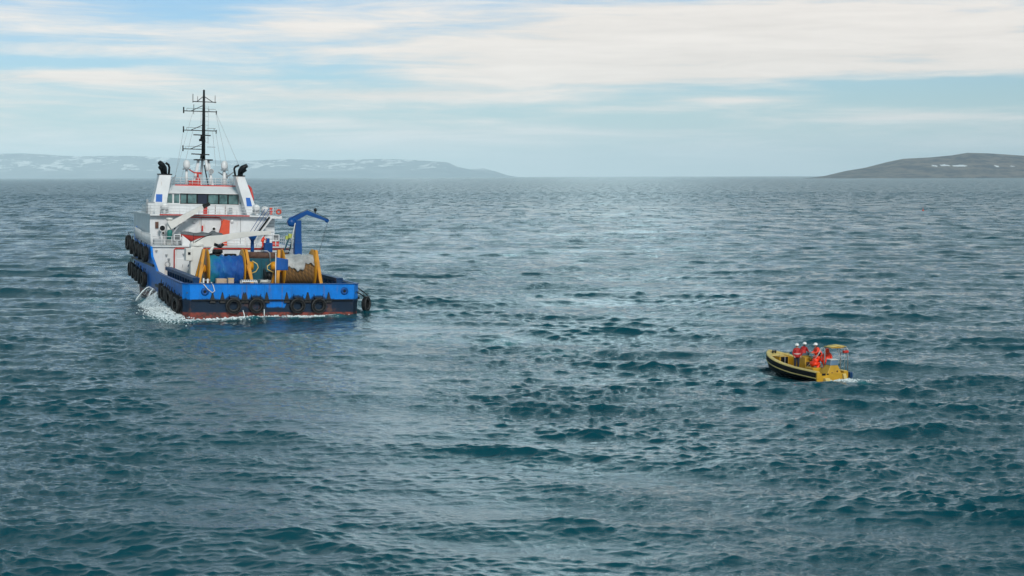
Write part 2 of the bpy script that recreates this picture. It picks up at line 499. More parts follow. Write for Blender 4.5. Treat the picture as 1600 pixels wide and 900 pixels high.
def waves(X, Y, spacing):
    g = np.zeros_like(X)
    for i in range(GN):
        g += np.sin(X * np.cos(gt[i]) * 6.28 / gl[i] + Y * 0.6 * np.sin(gt[i]) * 6.28 / gl[i] + gp[i])
    g = g / math.sqrt(GN / 2)
    gust = np.clip(1.0 + 0.26 * g, 0.6, 1.6)
    sx, sy = ship_local(X, Y)
    # turned-over, smoother water in the ship's wake
    wake = smooth01((15 - np.abs(X + 24 - (172 - Y) * 0.173)) / 10.0) * smooth01(-sx / 6.0)
    calm = 1 - 0.42 * wake
    # oily-smooth slicks: churned water drifting off the ship's quarter, and a few wind streaks
    sl = np.zeros_like(X)
    for (ax, ay, bx, by, wd) in ((-13, 172, 5, 143, 4.2), (3, 146, 19, 132, 3.4), (-10, 165, -7, 122, 3.0), (30, 132, 44, 118, 3.0), (4, 92, 9, 70, 2.6), (-30, 120, -6, 96, 3.0), (14, 175, 46, 150, 3.5), (10, 230, 60, 205, 6), (-70, 210, -40, 190, 5)):
        L = math.hypot(bx - ax, by - ay); ux, uy = (bx - ax) / L, (by - ay) / L
        t = (X - ax) * ux + (Y - ay) * uy; n = -(X - ax) * uy + (Y - ay) * ux + 0.8 * np.sin(t * .4 + ax)
        sl = np.maximum(sl, np.exp(-(n / wd) ** 2) * smooth01((t + 4) / 8) * smooth01((L + 4 - t) / 8))
    calm = calm * (1 - 0.40 * sl)
    g2 = np.zeros_like(X)
    for i in range(8):
        a2 = R_(-35) + (i - 4) * 0.09; l2 = 9 + 4.1 * i
        g2 += np.sin((X * np.cos(a2 + 1.57) + Y * np.sin(a2 + 1.57)) * 6.28 / l2 + (X * np.cos(a2) + Y * np.sin(a2)) * 6.28 / (l2 * 4.3) + i * 2.1)
    gust = np.clip(gust * np.clip(1.0 + 0.10 * g2, 0.8, 1.2), 0.80, 1.20)
    Z = np.zeros_like(X); DX = np.zeros_like(X); DY = np.zeros_like(X)
    for i in range(NW):
        att = np.clip((lam[i] / spacing - 1.8) / 1.4, 0, 1)
        a = amp[i] * att
        if lam[i] < 5: a = a * gust * calm
        else: a = a * (0.35 + 0.65 * calm)
        p = kx[i] * X + ky[i] * Y + ph[i]
        c = np.cos(p); s_ = np.sin(p)
        Z += a * c; DX -= a * s_ * (kx[i] / kk[i]); DY -= a * s_ * (ky[i] / kk[i])
    # peaked crests over flatter troughs
    sg = 0.20
    Z = sg * (np.exp(np.clip(Z / sg, -4, 3) * 0.10) - 1) / 0.10
    # diverging wake ridge running from the ship's quarter towards the workboat
    return Z, DX * 1.1, DY * 1.1, gust, wake

def ridge(X, Y, p, q, width, h, lamr):
    p = np.array(p); q = np.array(q); d = q - p; L = np.hypot(*d); d = d / L
    t = (X - p[0]) * d[0] + (Y - p[1]) * d[1]; n = -(X - p[0]) * d[1] + (Y - p[1]) * d[0]
    n = n + 1.2 * np.sin(t * 0.21 + 1.0) + 0.6 * np.sin(t * 0.53)
    e = smooth01(t / 12) * smooth01((L - t) / 15)
    return h * e * np.exp(-(n / width) ** 2) * (np.cos(n * 2 * np.pi / lamr)) * (0.75 + 0.25 * np.sin(t * 0.33))

def build_sea():
    # angles: dense inside the view, coarse round the rest of the circle
    dense = np.linspace(-R_(20.5), R_(20.5), 1050)
    out = np.concatenate([np.linspace(R_(20.5), R_(40), 60)[1:], np.linspace(R_(40), R_(320), 70)[1:], np.linspace(R_(320), R_(339.5), 60)[1:-1]])
    ang = np.concatenate([dense, out]); NA = len(ang)
    r = [2.0]
    while r[-1] < 36: r.append(r[-1] + 3.4)
    while r[-1] < 56: r.append(r[-1] + 0.35)
    while r[-1] < 1500: r.append(r[-1] + min(2.8, 0.078 * max(1.0, (r[-1] / 60)) ** 1.38))
    while r[-1] < 33500: r.append(r[-1] * 1.022)
    r = np.array(r); NR = len(r)
    dr = np.gradient(r)
    RR, AA = np.meshgrid(r, ang, indexing='ij')
    X = (RR * np.sin(AA)).ravel(); Y = (RR * np.cos(AA)).ravel()
    da = np.abs(np.gradient(ang)); 
    sp = np.maximum(np.repeat(dr, NA) * 1.0, (RR * da[None, :]).ravel() * 1.3)
    zone = RR.ravel() < 1700
    Z = np.zeros_like(X); DX = np.zeros_like(X); DY = np.zeros_like(X); G = np.ones_like(X) * 0.8; WK = np.zeros_like(X)
    idx = np.nonzero(zone)[0]
    a, b, c, g, w = waves(X[idx], Y[idx], sp[idx])
    Z[idx] = a; DX[idx] = b; DY[idx] = c; G[idx] = g; WK[idx] = w
    for (p, q, wd, h, l) in RIDGES:
        Z[idx] += ridge(X[idx], Y[idx], p, q, wd, h, l)
    # foam amounts in the ship's and the workboat's own frames
    sx, sy = ship_local(X, Y)
    F = np.zeros_like(X)
    def add(f, am): np.maximum(F, am * f, out=F)
    edge = lambda v, s_: np.exp(-np.clip(v, 0, None) ** 2 / (s_ * s_))
    add(np.exp(-((sx + 0.9) / 1.1) ** 2) * smooth01((10 - np.abs(sy - 1.0)) / 3), 0.80)          # along the transom
    add(np.exp(-((sx - 1.5) / 4.5) ** 2 - ((sy - 10.8) / 1.7) ** 2), 1.0)                        # under the discharge on the quarter
    add(np.exp(-((sx + 2.0) / 2.2) ** 2 - ((sy - 8.5) / 3.0) ** 2), 0.85)
    add(np.exp(-((sx - 17) / 16) ** 2 - ((sy - 10.2) / 1.0) ** 2), 0.62)                         # along the port side
    add(np.exp(-((sx - 30) / 6) ** 2 - ((sy - 15.5) / 1.4) ** 2), 0.50)
    add(np.exp(-((sx + 2.6) / 1.4) ** 2 - ((sy + 3.5) / 4.5) ** 2), 0.55)
    add(np.exp(-((sx + 1.2) / 2.2) ** 2 - ((sy + 11.5) / 1.8) ** 2), 0.3)
    rx, ry = rib_local(X, Y)
    add(np.exp(-((rx + 0.8) / 0.9) ** 2 - ((ry + 0.7) / 1.5) ** 2), 0.95)
    add(np.exp(-((rx + 3.6) / 1.0) ** 2 - ((ry - 0.2) / 0.7) ** 2), 0.62)
    add(np.exp(-((rx + 1.0) / 0.7) ** 2 - ((ry - 1.5) / 0.6) ** 2), 0.7)
    add(np.exp(-((rx - 5.5) / 1.5) ** 2 - ((ry - 1.9) / 0.45) ** 2), 0.55)
    for (fx, fy, fw, fd, fa) in ((-0.9, 149, 1.6, 1.6, .55), (-27, 313, 2, 5, .5), (0, 308, 1.5, 4, .45), (-17.5, 158, 3.5, 2.0, .42), (-9, 150, 3.0, 2.0, .36), (4, 138, 3, 2, .34), (-11, 165, 5, 2.5, .34), (-47, 187, 3, 2.5, .45), (19.6, 109.5, .6, .9, .6)):
        add(np.exp(-((X - fx) / fw) ** 2 - ((Y - fy) / fd) ** 2), fa)
    # a few small whitecaps on the steepest crests
    crest = np.zeros_like(X)
    crest[idx] = np.clip((Z[idx] - 0.50) / 0.3, 0, 1) * (RR.ravel()[idx] > 90)
    # lift the water a little where it is churned
    Zf = Z + 0.12 * F * (F > 0.4)
    # damp the waves against the hull so the deck stays dry
    ins = (np.abs(sy) < 9.6) & (sx > -1) & (sx < 62)
    Zf = np.where(ins, Zf * 0.45 - 0.05, Zf)
    inr = (np.abs(ry) < 1.3) & (rx > 0.1) & (rx < 7.6)
    Zf = np.where(inr, np.minimum(Zf, 0.0) - 0.10, np.where((np.abs(ry) < 2.4) & (rx > -1) & (rx < 9.2), np.clip(Zf, -0.2, 0.14), Zf))
    co = np.stack([X + DX, Y + DY, Zf], 1)
    i = np.arange((NR - 1) * NA); rr_, aa_ = i // NA, i % NA; a2 = (aa_ + 1) % NA
    quads = np.stack([rr_ * NA + aa_, rr_ * NA + a2, (rr_ + 1) * NA + a2, (rr_ + 1) * NA + aa_], 1)[:, ::-1]
    me = bpy.data.meshes.new('water')
    nv = len(co); nf = len(quads)
    me.vertices.add(nv); me.vertices.foreach_set('co', co.astype(np.float32).ravel())
    me.loops.add(nf * 4); me.loops.foreach_set('vertex_index', quads.astype(np.int32).ravel())
    me.polygons.add(nf); me.polygons.foreach_set('loop_start', np.arange(0, nf * 4, 4, dtype=np.int32))
    me.polygons.foreach_set('use_smooth', np.ones(nf, bool))
    me.update(calc_edges=True)
    for nm, arr in (('foam', F), ('gust', G), ('wake', WK), ('crest', crest)):
        at = me.attributes.new(nm, 'FLOAT', 'POINT'); at.data.foreach_set('value', arr.astype(np.float32))
    o = bpy.data.objects.new('water', me)
    COL.objects.link(o)
    tag(o, 'choppy dark teal sea with pale reflections and foam beside the hulls', 'water', kind='structure')
    return o

RIDGES = [((-8, 160), (40, 100), 2.2, 0.16, 5.0), ((-14, 172), (60, 143), 2.4, 0.18, 6.0), ((-4, 142), (36, 96), 2.2, 0.16, 4.5)]

def water_mat():
    m = bpy.data.materials.new('sea_water')
    m.use_nodes = True
    T = NT(m.node_tree)
    p = T.n['Principled BSDF']
    pos = T.node('ShaderNodeNewGeometry').outputs['Position']
    x, y, z = T.sep(pos)
    def att(n):
        a = T.node('ShaderNodeAttribute'); a.attribute_name = n; return a.outputs['Fac']
    foam, gust, wake, crest = att('foam'), att('gust'), att('wake'), att('crest')
    dist = T.m('SQRT', T.m('ADD', T.m('MULTIPLY', x, x), T.m('MULTIPLY', y, y)))
    sv = T.comb(T.m('MULTIPLY', x, 1.1), y, 0.0)
    fine = T.noise(sv, 2.4, 5, 0.7, 0.3)
    mid = T.noise(sv, 0.8, 6, 0.68, 0.4)
    far = T.noise(T.comb(T.m('MULTIPLY', x, 0.5), y, 3.0), 0.16, 5, 0.66, 0.3)
    calm = T.m('SUBTRACT', 1.0, T.m('MULTIPLY', wake, 0.5))
    patch = T.rng(T.noise(T.comb(T.m('MULTIPLY', x, 0.6), y, 9.0), 0.045, 3, 0.6), 0.35, 0.65, 0.45, 1.35)
    fd = T.rng(dist, 40, 450, 0.0, 1.0)
    h1 = T.m('MULTIPLY', fine, T.m('MULTIPLY', T.rng(dist, 60, 260, 0.07, 0.0), calm))
    h2 = T.m('MULTIPLY', mid, T.m('MULTIPLY', T.rng(dist, 50, 900, 0.22, 0.30), T.m('MULTIPLY', calm, patch)))
    h3 = T.m('MULTIPLY', far, T.rng(dist, 150, 1200, 0.0, 1.1))
    h = T.m('ADD', T.m('ADD', T.m('MULTIPLY', h1, patch), h2), h3)
    b = T.node('ShaderNodeBump')
    b.inputs['Strength'].default_value = 1.0
    b.inputs['Distance'].default_value = 1.0
    T.put(b.inputs['Height'], h)
    # body colour: darker blue-green deep water, greener and paler where air is churned in
    body = T.mix(T.m('MULTIPLY', wake, 0.5), WATER_A, WATER_B)
    body = T.mix(T.rng(foam, 0.02, 0.5, 0, 0.8), body, (0.03, 0.17, 0.19))
    fn = T.noise(pos, 1.1, 6, 0.72, 0.8)
    fn2 = T.noise(pos, 4.5, 4, 0.7)
    fmix = T.m('ADD', T.m('MULTIPLY', fn, 0.75), T.m('MULTIPLY', fn2, 0.25))
    fm = T.rng(T.m('ADD', fmix, T.m('MULTIPLY', foam, 0.42)), 0.70, 0.86)
    fm = T.m('MULTIPLY', fm, T.rng(foam, 0.05, 0.3))
    cm = T.m('MULTIPLY', T.m('MULTIPLY', crest, T.rng(T.noise(sv, 0.35, 5, 0.75), 0.60, 0.68)), 0.8)
    fm = T.m('MAXIMUM', fm, cm)
    T.put(p.inputs['Base Color'], T.mix(fm, body, (0.72, 0.78, 0.80)))
    # cat's paws: wind-roughened streaks reflect higher, darker sky than the slicks between them
    cp = T.noise(T.comb(T.m('MULTIPLY', x, 0.16), T.m('MULTIPLY', y, 0.035), 4.0), 1.0, 7, 0.72, 0.3)
    cw = T.rng(T.noise(T.comb(T.m('MULTIPLY', x, 0.02), T.m('MULTIPLY', y, 0.006), 8.0), 1.0, 5, 0.65), 0.35, 0.65)
    rgh = T.m('ADD', T.rng(dist, 80, 1500, 0.035, 0.20), T.m('MULTIPLY', T.rng(dist, 120, 500), T.m('MULTIPLY', T.rng(cp, 0.46, 0.62), 0.30)))
    T.put(p.inputs['Roughness'], T.mix(fm, T.comb(rgh, rgh, rgh), (0.8, 0.8, 0.8)))
    T.put(p.inputs['Specular IOR Level'], T.m('SUBTRACT', 0.56, T.m('ADD', T.m('MULTIPLY', T.rng(dist, 120, 500), T.m('MULTIPLY', T.rng(cp, 0.48, 0.60), 0.15)), T.m('MULTIPLY', cw, 0.08))))
    p.inputs['IOR'].default_value = 1.333
    T.put(p.inputs['Normal'], b.outputs[0])
    return m
WATER_A = (0.0006, 0.050, 0.070)
WATER_B = (0.003, 0.062, 0.082)
sea = build_sea()
sea.data.materials.append(water_mat())

# ------------------------------------------------------------------ distant land
def land_mat(name, low, high, snow_amt, sc, snow_z, tall, banks=None):
    m = bpy.data.materials.new(name); m.use_nodes = True
    T = NT(m.node_tree); p = T.n['Principled BSDF']
    pos = T.node('ShaderNodeNewGeometry').outputs['Position']
    x, y, z = T.sep(pos)
    n = T.noise(pos, sc, 6, 0.65)
    c = T.mix(T.rng(n, 0.35, 0.65), low, high)
    sn = T.noise(T.comb(T.m('MULTIPLY', x, 1.0), T.m('MULTIPLY', y, 0.3), T.m('MULTIPLY', z, 5.0)), sc * 1.6, 6, 0.7, 0.6)
    s = T.rng(sn, 0.60 - snow_amt, 0.66 - snow_amt)
    s = T.m('MULTIPLY', s, T.rng(z, snow_z * 0.6, snow_z))
    if banks:      # snow banks lying in the hollows, by their place on the land
        s = None
        for (bx, bz, wx, wz) in banks:
            a_ = T.m('DIVIDE', T.m('SUBTRACT', T.m('ADD', x, T.m('MULTIPLY', T.m('SUBTRACT', n, .5), 60)), bx), wx)
            b_ = T.m('DIVIDE', T.m('SUBTRACT', T.m('ADD', z, T.m('MULTIPLY', T.m('SUBTRACT', sn, .5), 26)), bz), wz)
            g_ = T.rng(T.m('ADD', T.m('MULTIPLY', a_, a_), T.m('MULTIPLY', b_, b_)), 0.7, 1.2, 1, 0)
            s = g_ if s is None else T.m('MAXIMUM', s, g_)
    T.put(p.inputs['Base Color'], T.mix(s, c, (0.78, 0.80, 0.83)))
    p.inputs['Roughness'].default_value = 0.95
    p.inputs['Specular IOR Level'].default_value = 0.1
    return m

def ridge_land(name, d, prof, depth, m, seed, rough, label, cat='hills'):
    """prof: (px, height px above the horizon) of the skyline; d: metres to the crest"""
    rg = np.random.default_rng(seed)
    px = np.array([p[0] for p in prof], float); hp = np.array([p[1] for p in prof], float)
    n = 420; X = np.linspace(px[0], px[-1], n)
    H = np.interp(X, px, hp)
    nz = np.zeros(n)
    for o in range(1, 8):
        f = 2.0 ** o; nz += np.interp(np.linspace(0, f * 3, n), np.arange(int(f * 3) + 2), rg.normal(0, 1, int(f * 3) + 2)) / f ** 0.9
    H = np.clip(H + nz * rough * np.clip(H / 8, 0, 1), 0, None) * d / 2600.0 * 1.0 + CAMH * 0
    rows = [(-0.5, -0.02), (-0.47, 0.03), (-0.36, 0.22), (-0.22, 0.52), (-0.10, 0.82), (0, 1.0), (0.15, 1.02), (0.4, 0.7), (0.7, 0.0)]
    verts = []; faces = []
    for j, (t, hh) in enumerate(rows):
        gul = np.zeros(n)
        for o in range(2, 8):
            f = 2.0 ** o; gul += np.interp(np.linspace(0, f * 4, n), np.arange(int(f * 4) + 2), rg.normal(0, 1, int(f * 4) + 2)) / f ** 0.7
        for i in range(n):
            dd = d + t * depth + (gul[i] * depth * 0.03 if 0 < j < 5 else 0)
            x = (X[i] - 800) / 2600.0 * dd
            z = H[i] * hh * (1 + (0.16 * gul[i] if 0 < j < 5 else 0))
            if j in (0, len(rows) - 1): z = -2.0
            elif j == 1: z = max(z, 1.0) if H[i] > 1 else -1.0
            verts.append((x, dd, z))
    for j in range(len(rows) - 1):
        for i in range(n - 1):
            faces.append((j * n + i, j * n + i + 1, (j + 1) * n + i + 1, (j + 1) * n + i))
    mb = MB(); mb.add(verts, faces, True)
    o = mb.build(name, m)
    tag(o, label, cat, kind='structure')
    return o

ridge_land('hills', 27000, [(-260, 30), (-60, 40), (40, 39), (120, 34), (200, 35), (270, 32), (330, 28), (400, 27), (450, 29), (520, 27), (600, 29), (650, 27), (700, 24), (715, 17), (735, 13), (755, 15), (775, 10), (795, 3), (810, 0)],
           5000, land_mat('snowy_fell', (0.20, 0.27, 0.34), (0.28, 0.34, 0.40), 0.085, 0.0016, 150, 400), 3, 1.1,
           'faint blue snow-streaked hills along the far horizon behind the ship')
ridge_land('hills', 9000, [(1255, 0), (1275, 1.5), (1290, 4), (1320, 11), (1350, 16), (1385, 25), (1410, 30), (1450, 32), (1485, 35), (1510, 39), (1540, 38), (1600, 34), (1700, 26), (1850, 10), (1950, 0)],
           1400, land_mat('dark_headland', (0.075, 0.085, 0.11), (0.22, 0.19, 0.18), -0.055, 0.012, 40, 130, [(2215, 64, 14, 5), (2262, 66, 26, 6), (2330, 64, 34, 6), (2520, 62, 12, 4), (2600, 60, 14, 3)]), 5, 0.25,
           'low dark headland with small snow patches on the horizon')
# three snow banks lying in a hollow of the headland are part of its material mask above

# ------------------------------------------------------------------ haze
def build_haze():
    mb = MB().box(-34500, 34500, -34500, 34500, -4.0, 480.0)
    m = bpy.data.materials.new('sea_haze'); m.use_nodes = True
    T = NT(m.node_tree); T.n.clear()
    v = T.node('ShaderNodeVolumePrincipled')
    v.inputs['Color'].default_value = (0.69, 0.90, 1.0, 1)
    v.inputs['Density'].default_value = 3.8e-5
    v.inputs['Anisotropy'].default_value = -0.5
    o = T.node('ShaderNodeOutputMaterial'); T.l.new(v.outputs[0], o.inputs['Volume'])
    h = mb.build('haze', m)
    tag(h, 'pale bluish sea haze that fades the far hills', 'haze', kind='stuff')
build_haze()

# ==================================================================== THE SHIP (x forward, y to port, z up)
ship = thing('supply_ship', 'blue hulled white offshore supply ship with two yellow cable reels on its aft deck', 'ship', SHIP)

def build_hull():
    # x, half breadth at deck, half breadth at waterline, top z
    st = [(0.0, 8.75, 8.7, 3.45), (0.9, 9.4, 9.3, 3.45), (1.6, 9.42, 9.32, 3.45), (2.0, 9.42, 9.32, 3.30), (18, 9.38, 9.25, 3.38), (24, 9.2, 9.1, 3.42), (26, 9.15, 9.05, 3.9), (30, 9.15, 9.05, 5.0),
          (31, 9.15, 9.05, 6.15), (45, 9.1, 8.8, 6.3), (50.5, 8.9, 7.8, 6.6), (51.2, 8.85, 7.5, 7.9), (55, 7.9, 5.4, 8.3), (59, 5.9, 2.9, 8.8), (62, 3.4, 1.2, 9.2), (64.5, 0.25, 0.12, 9.6)]
    t = 0.26
    mb = MB(); rows = []
    for x, wd, ww, tz in st:
        wi = max(wd - t, 0.06)
        half = [(0, -1.6), (ww * 0.92, -1.6), (ww, -0.2), (ww + (wd - ww) * 0.45, 1.2), (wd, 2.6), (wd, tz), (wi, tz), (wi, 2.5)]
        rows.append([(x, -a, z) for a, z in half[::-1]] + [(x, a, z) for a, z in half[1:]])
    n = len(rows[0]); v = [p for r in rows for p in r]; f = []
    for i in range(len(rows) - 1):
        for k in range(n - 1):
            f.append((i * n + k, i * n + k + 1, (i + 1) * n + k + 1, (i + 1) * n + k))
    mb.add(v, f)
    return mb.build('hull', 'hull', ship)
hull = build_hull()
# transom: outer plate, cap and inner plate between the corners
mb = MB().box(-0.02, 0.26, -8.7, 8.7, -1.6, 3.452)
mb.prism([(-0.02, -8.70), (0.3, -8.70), (0.9, -9.3), (0.9, -9.41), (-0.02, -8.76)], 1.9, 'XY', 1.55)
mb.prism([(-0.02, 8.70), (0.3, 8.70), (0.9, 9.3), (0.9, 9.41), (-0.02, 8.76)], 1.9, 'XY', 1.55)
mb.build('transom', 'hull', ship)
mb = MB()
mb.box(-0.10, 0.42, -8.8, 8.8, 3.452, 3.53)
mb.beam((0.15, -8.8, 3.493), (1.0, -9.35, 3.493), 0.4, 0.08); mb.beam((0.15, 8.8, 3.493), (1.0, 9.35, 3.493), 0.4, 0.08)
for s in (-1, 1): mb.beam((1.0, s * 9.35, 3.47), (18, s * 9.3, 3.455), 0.4, 0.075); mb.beam((18, s * 9.3, 3.458), (24, s * 9.12, 3.462), 0.4, 0.075)
mb.build('bulwark_cap', 'craneblue', ship)
mb = MB()
for s in (-1, 1):
    mb.beam((1.0, s * 9.47, 1.9), (24, s * 9.28, 1.9), 0.3, 0.3)
    mb.box(27, 50, s * 9.15 - (0.02 if s > 0 else 0.25), s * 9.15 + (0.25 if s > 0 else 0.02), 3.9, 4.15)
mb.box(-0.28, -0.02, -8.6, 8.6, 1.72, 1.84)
mb.build('rub_rail', 'black', ship)
MB().box(0.26, 31.98, -9.05, 9.05, 2.45, 2.6).build('main_deck', 'deck', ship)
for yy, zz in ((-7.7, 2.72), (7.2, 2.66)):
    MB().lathe([(0.16, -0.05), (0.30, -0.10), (0.42, -0.02), (0.42, 0.02)], (-0.03, yy, zz), 'X', 20).build('fairlead', 'craneblue', hull)
    MB().lathe([(0.001, -0.045), (0.2, -0.045)], (-0.03, yy, zz), 'X', 16).build('fairlead_hole', 'black', hull)
# cargo rails inside the bulwarks
for s in (-1, 1):
    mb = MB()
    y = s * 7.75
    mb.box(2.5, 25, y - 0.38, y + 0.38, 3.86, 3.98)
    mb.box(2.5, 25, y - 0.36, y - 0.28, 3.62, 3.86); mb.box(2.5, 25, y + 0.28, y + 0.36, 3.62, 3.86)
    mb.tube([(2.5, y, 3.2), (25, y, 3.2)], 0.09, 6)
    x = 2.6
    while x < 25:
        mb.box(x, x + 0.35, y - 0.34, y + 0.32, 2.6, 3.86); x += 2.05
    mb.build('cargo_rail', 'darkblue', ship)
# black gussets above and beside the transom tyres
TY = [4.25, 1.82, -2.56, -4.85]
for y0 in TY + [7.3]:
    for dy in (-1.12, 1.12) if y0 != 7.3 else (-0.9,):
        MB().hexa([(-0.26, y0 + dy - 0.30, 1.5), (-0.02, y0 + dy - 0.34, 1.45), (-0.02, y0 + dy + 0.34, 1.45), (-0.26, y0 + dy + 0.30, 1.5), (-0.08, y0 + dy - 0.04, 2.5), (-0.02, y0 + dy - 0.05, 2.6), (-0.02, y0 + dy + 0.05, 2.6), (-0.08, y0 + dy + 0.04, 2.5)]).build('fender_bracket', 'black', ship)

# ---------------------------------------------------------------- deckhouse, one deck high, full breadth
MB().box(32.0, 62 if False else 51.0, -8.86, 8.86, 2.6, 6.08).build('deckhouse', 'white', ship)
house = [o for o in ship.children if o.name.startswith('deckhouse')][0]
MB().box(31.75, 51.0, -8.95, 8.95, 6.08, 6.2).build('boat_deck', 'white2', ship)
MB().box(51.0, 58.5, -5.6, 5.6, 6.3, 6.45).build('fore_deck', 'deck', ship)
def porthole(x, y, z, r, parent, m='white2'):
    MB().lathe([(r * 0.7, -0.10), (r, -0.10), (r * 1.12, -0.03), (r * 1.12, 0.02)], (x, y, z), 'X', 20).build('porthole', m, parent)
    MB().lathe([(0.001, -0.06), (r * 0.75, -0.06)], (x, y, z), 'X', 18).build('porthole_glass', 'black' if r > 0.25 else 'glass', parent)
def door(x, y, z0, w, h, parent):
    d = MB().box(x - 0.07, x + 0.01, y - w / 2, y + w / 2, z0 + 0.2, z0 + 0.2 + h).build('door', 'white2', parent, 0.03)
    MB().box(x - 0.13, x - 0.07, y - w / 2 + 0.08, y - w / 2 + 0.14, z0 + 1.0, z0 + 1.35).build('handle', 'grey', parent)
    return d
for y, z in ((6.93, 3.95), (5.45, 4.25)): 
    MB().lathe([(0.28, -0.05), (0.34, -0.05), (0.36, 0.01)], (31.99, y, z), 'X', 20).build('porthole', 'grey', house)
porthole(31.99, 3.0, 4.6, 0.2, house)
door(32.0, 5.45, 2.6, 0.85, 1.9, house); door(32.0, -6.2, 2.6, 0.85, 1.9, house)
for y, z in ((8.3, 5.6), (7.1, 5.1), (5.0, 5.2), (3.6, 5.5), (6.8, 4.6), (2.2, 5.0)):
    MB().box(31.82, 32.0, y - 0.14, y + 0.14, z, z + 0.09).box(31.78, 31.86, y - 0.06, y + 0.10, z - 0.14, z).build('deck_light', 'grey', house)
mb = MB(); mb.tube([(31.9, 6.15, 2.75), (31.9, 6.15, 5.75), (31.9, 5.95, 5.93), (31.9, 1.0, 5.93), (31.9, -8.2, 5.93)], 0.085, 8)
mb.build('fire_pipe', 'red', ship)
for y in (6.75, 3.9, 2.7): MB().tube([(31.86, y, 2.7), (31.86, y, 4.6 if y > 4 else 3.7)], 0.045, 6).build('pipe', 'grey', house)

def railing(name, pts, h=1.05, step=1.3, m='white2', parent=None, rr=0.032, rails=(1.0, 0.66, 0.33), post=None):
    mb = MB(); post = post or rr
    for a, b in zip(pts[:-1], pts[1:]):
        a = Vector(a); b = Vector(b); L = (b - a).length; n = max(1, round(L / step))
        for f in rails: mb.tube([a + Vector((0, 0, h * f)), b + Vector((0, 0, h * f))], rr, 5)
        for i in range(n + 1):
            p = a.lerp(b, i / n); mb.tube([p, p + Vector((0, 0, h))], post, 5)
    return mb.build(name, m, parent or ship)
railing('railing', [(31.85, 8.85, 6.2), (31.85, 5.3, 6.2)], 1.15)
railing('railing', [(31.85, 0.9, 6.2), (31.85, -8.85, 6.2), (50, -8.9, 6.2)], 1.1)
# closely barred rail along the forecastle side
railing('side_railing', [(31.9, 8.98, 6.2), (41.5, 9.02, 6.25), (50.8, 8.8, 6.6)], 1.45, 0.62, rr=0.05, post=0.075, rails=(1.0, 0.45, 0.12))

# ---------------------------------------------------------------- second deck
MB().box(38.0, 56, -6.2, 8.4, 6.2, 9.78).box(39.6, 54, -7.7, -6.19, 6.2, 9.78).build('upper_deckhouse', 'white', ship)
uh = [o for o in ship.children if o.name.startswith('upper_deckhouse')][0]
for y, z in ((5.23, 8.15), (0.4, 8.2)): porthole(37.99, y, z, 0.26, uh)
for (y, z, s) in ((4.2, 9.1, 1), (2.9, 9.1, 1), (-1.9, 9.2, 1)):
    MB().lathe([(0.02, -0.22), (0.2, -0.2), (0.26, -0.04), (0.26, 0.0)], (37.99, y, z), 'X', 14, 0, 360).build('wall_lamp', 'white2', uh)
MB().box(37.93, 38.0, -1.35, -1.15, 8.1, 9.0).build('fire_extinguisher', 'red', uh)
MB().box(37.85, 38.0, 1.75, 1.95, 7.9, 8.6).build('fire_extinguisher', 'red', uh)
MB().box(37.8, 38.0, 7.35, 7.75, 8.2, 9.0).build('hose_box', 'brown', uh)
mb = MB()
for z in (6.9, 7.35, 7.8, 8.5, 8.95): mb.box(39.53, 39.6, -7.6, -6.3, z, z + 0.05)
mb.build('wall_frame', 'grey', uh)
door(38.0, 3.2, 6.2, 0.85, 1.85, uh); door(38.0, -4.6, 6.2, 0.85, 1.85, uh)
MB().tube([(37.9, -0.55, 6.3), (37.9, -0.55, 9.4), (37.9, -0.3, 9.62), (37.9, 4.3, 9.66)], 0.06, 8).build('red_pipe', 'red', uh)
for y in (2.0, -3.0): MB().tube([(37.93, y, 6.3), (37.93, y, 9.6)], 0.03, 6).build('pipe', 'grey', uh)
# lumpy gear by the port end of that wall: vents, a green canister, hoses
MB().lathe([(0.0, 0), (0.33, 0), (0.33, 0.95), (0.26, 1.15), (0.0, 1.2)], (35.6, 6.25, 6.9), 'Z', 16).build('gas_canister', 'green', ship)
MB().box(36.0, 37.2, 6.9, 8.1, 6.2, 6.9).build('deck_locker', 'grey', ship, 0.04)
MB().box(36.2, 37.0, 4.4, 5.6, 6.2, 7.0).build('deck_locker', 'grey', ship, 0.04)
MB().box(36.6, 37.6, 1.4, 4.2, 6.2, 7.0).build('deck_locker', 'teal', ship, 0.04)
for (y, z, r) in ((7.0, 8.25, 0.46), (6.3, 8.0, 0.26), (6.9, 7.65, 0.22)):
    v = MB().lathe([(0.0, 0.5), (r * 0.7, 0.5), (r, 0.1), (r, -0.12), (r * 0.72, -0.14)], (36.9, y, z), 'X', 18).build('air_vent', 'white2', ship)
    MB().lathe([(0.001, -0.06), (r * 0.72, -0.06)], (36.9, y, z), 'X', 18).build('vent_opening', 'black', v)
MB().tube([(37.2, 7.0, 6.2), (37.2, 7.0, 8.1)], 0.2, 10).build('vent_trunk', 'white2', ship)

# ---------------------------------------------------------------- bridge deck with red waterway edge
MB().box(37.2, 55.5, -6.2, 8.5, 9.80, 9.97).box(37.6, 47, -8.25, -6.19, 9.62, 9.965).build('bridge_deck', 'white2', ship)
MB().box(37.12, 37.2, -4.0, 7.3, 9.86, 9.99).build('deck_edge', 'red', ship)
railing('bridge_railing', [(37.3, 7.2, 9.97), (37.3, -6.0, 9.97), (37.7, -8.15, 9.97), (46.5, -8.15, 9.97)], 1.1, 1.25)
railing('bridge_railing', [(37.3, 7.2, 9.97), (37.6, 8.4, 9.97), (46, 8.45, 9.97)], 1.1, 1.25)
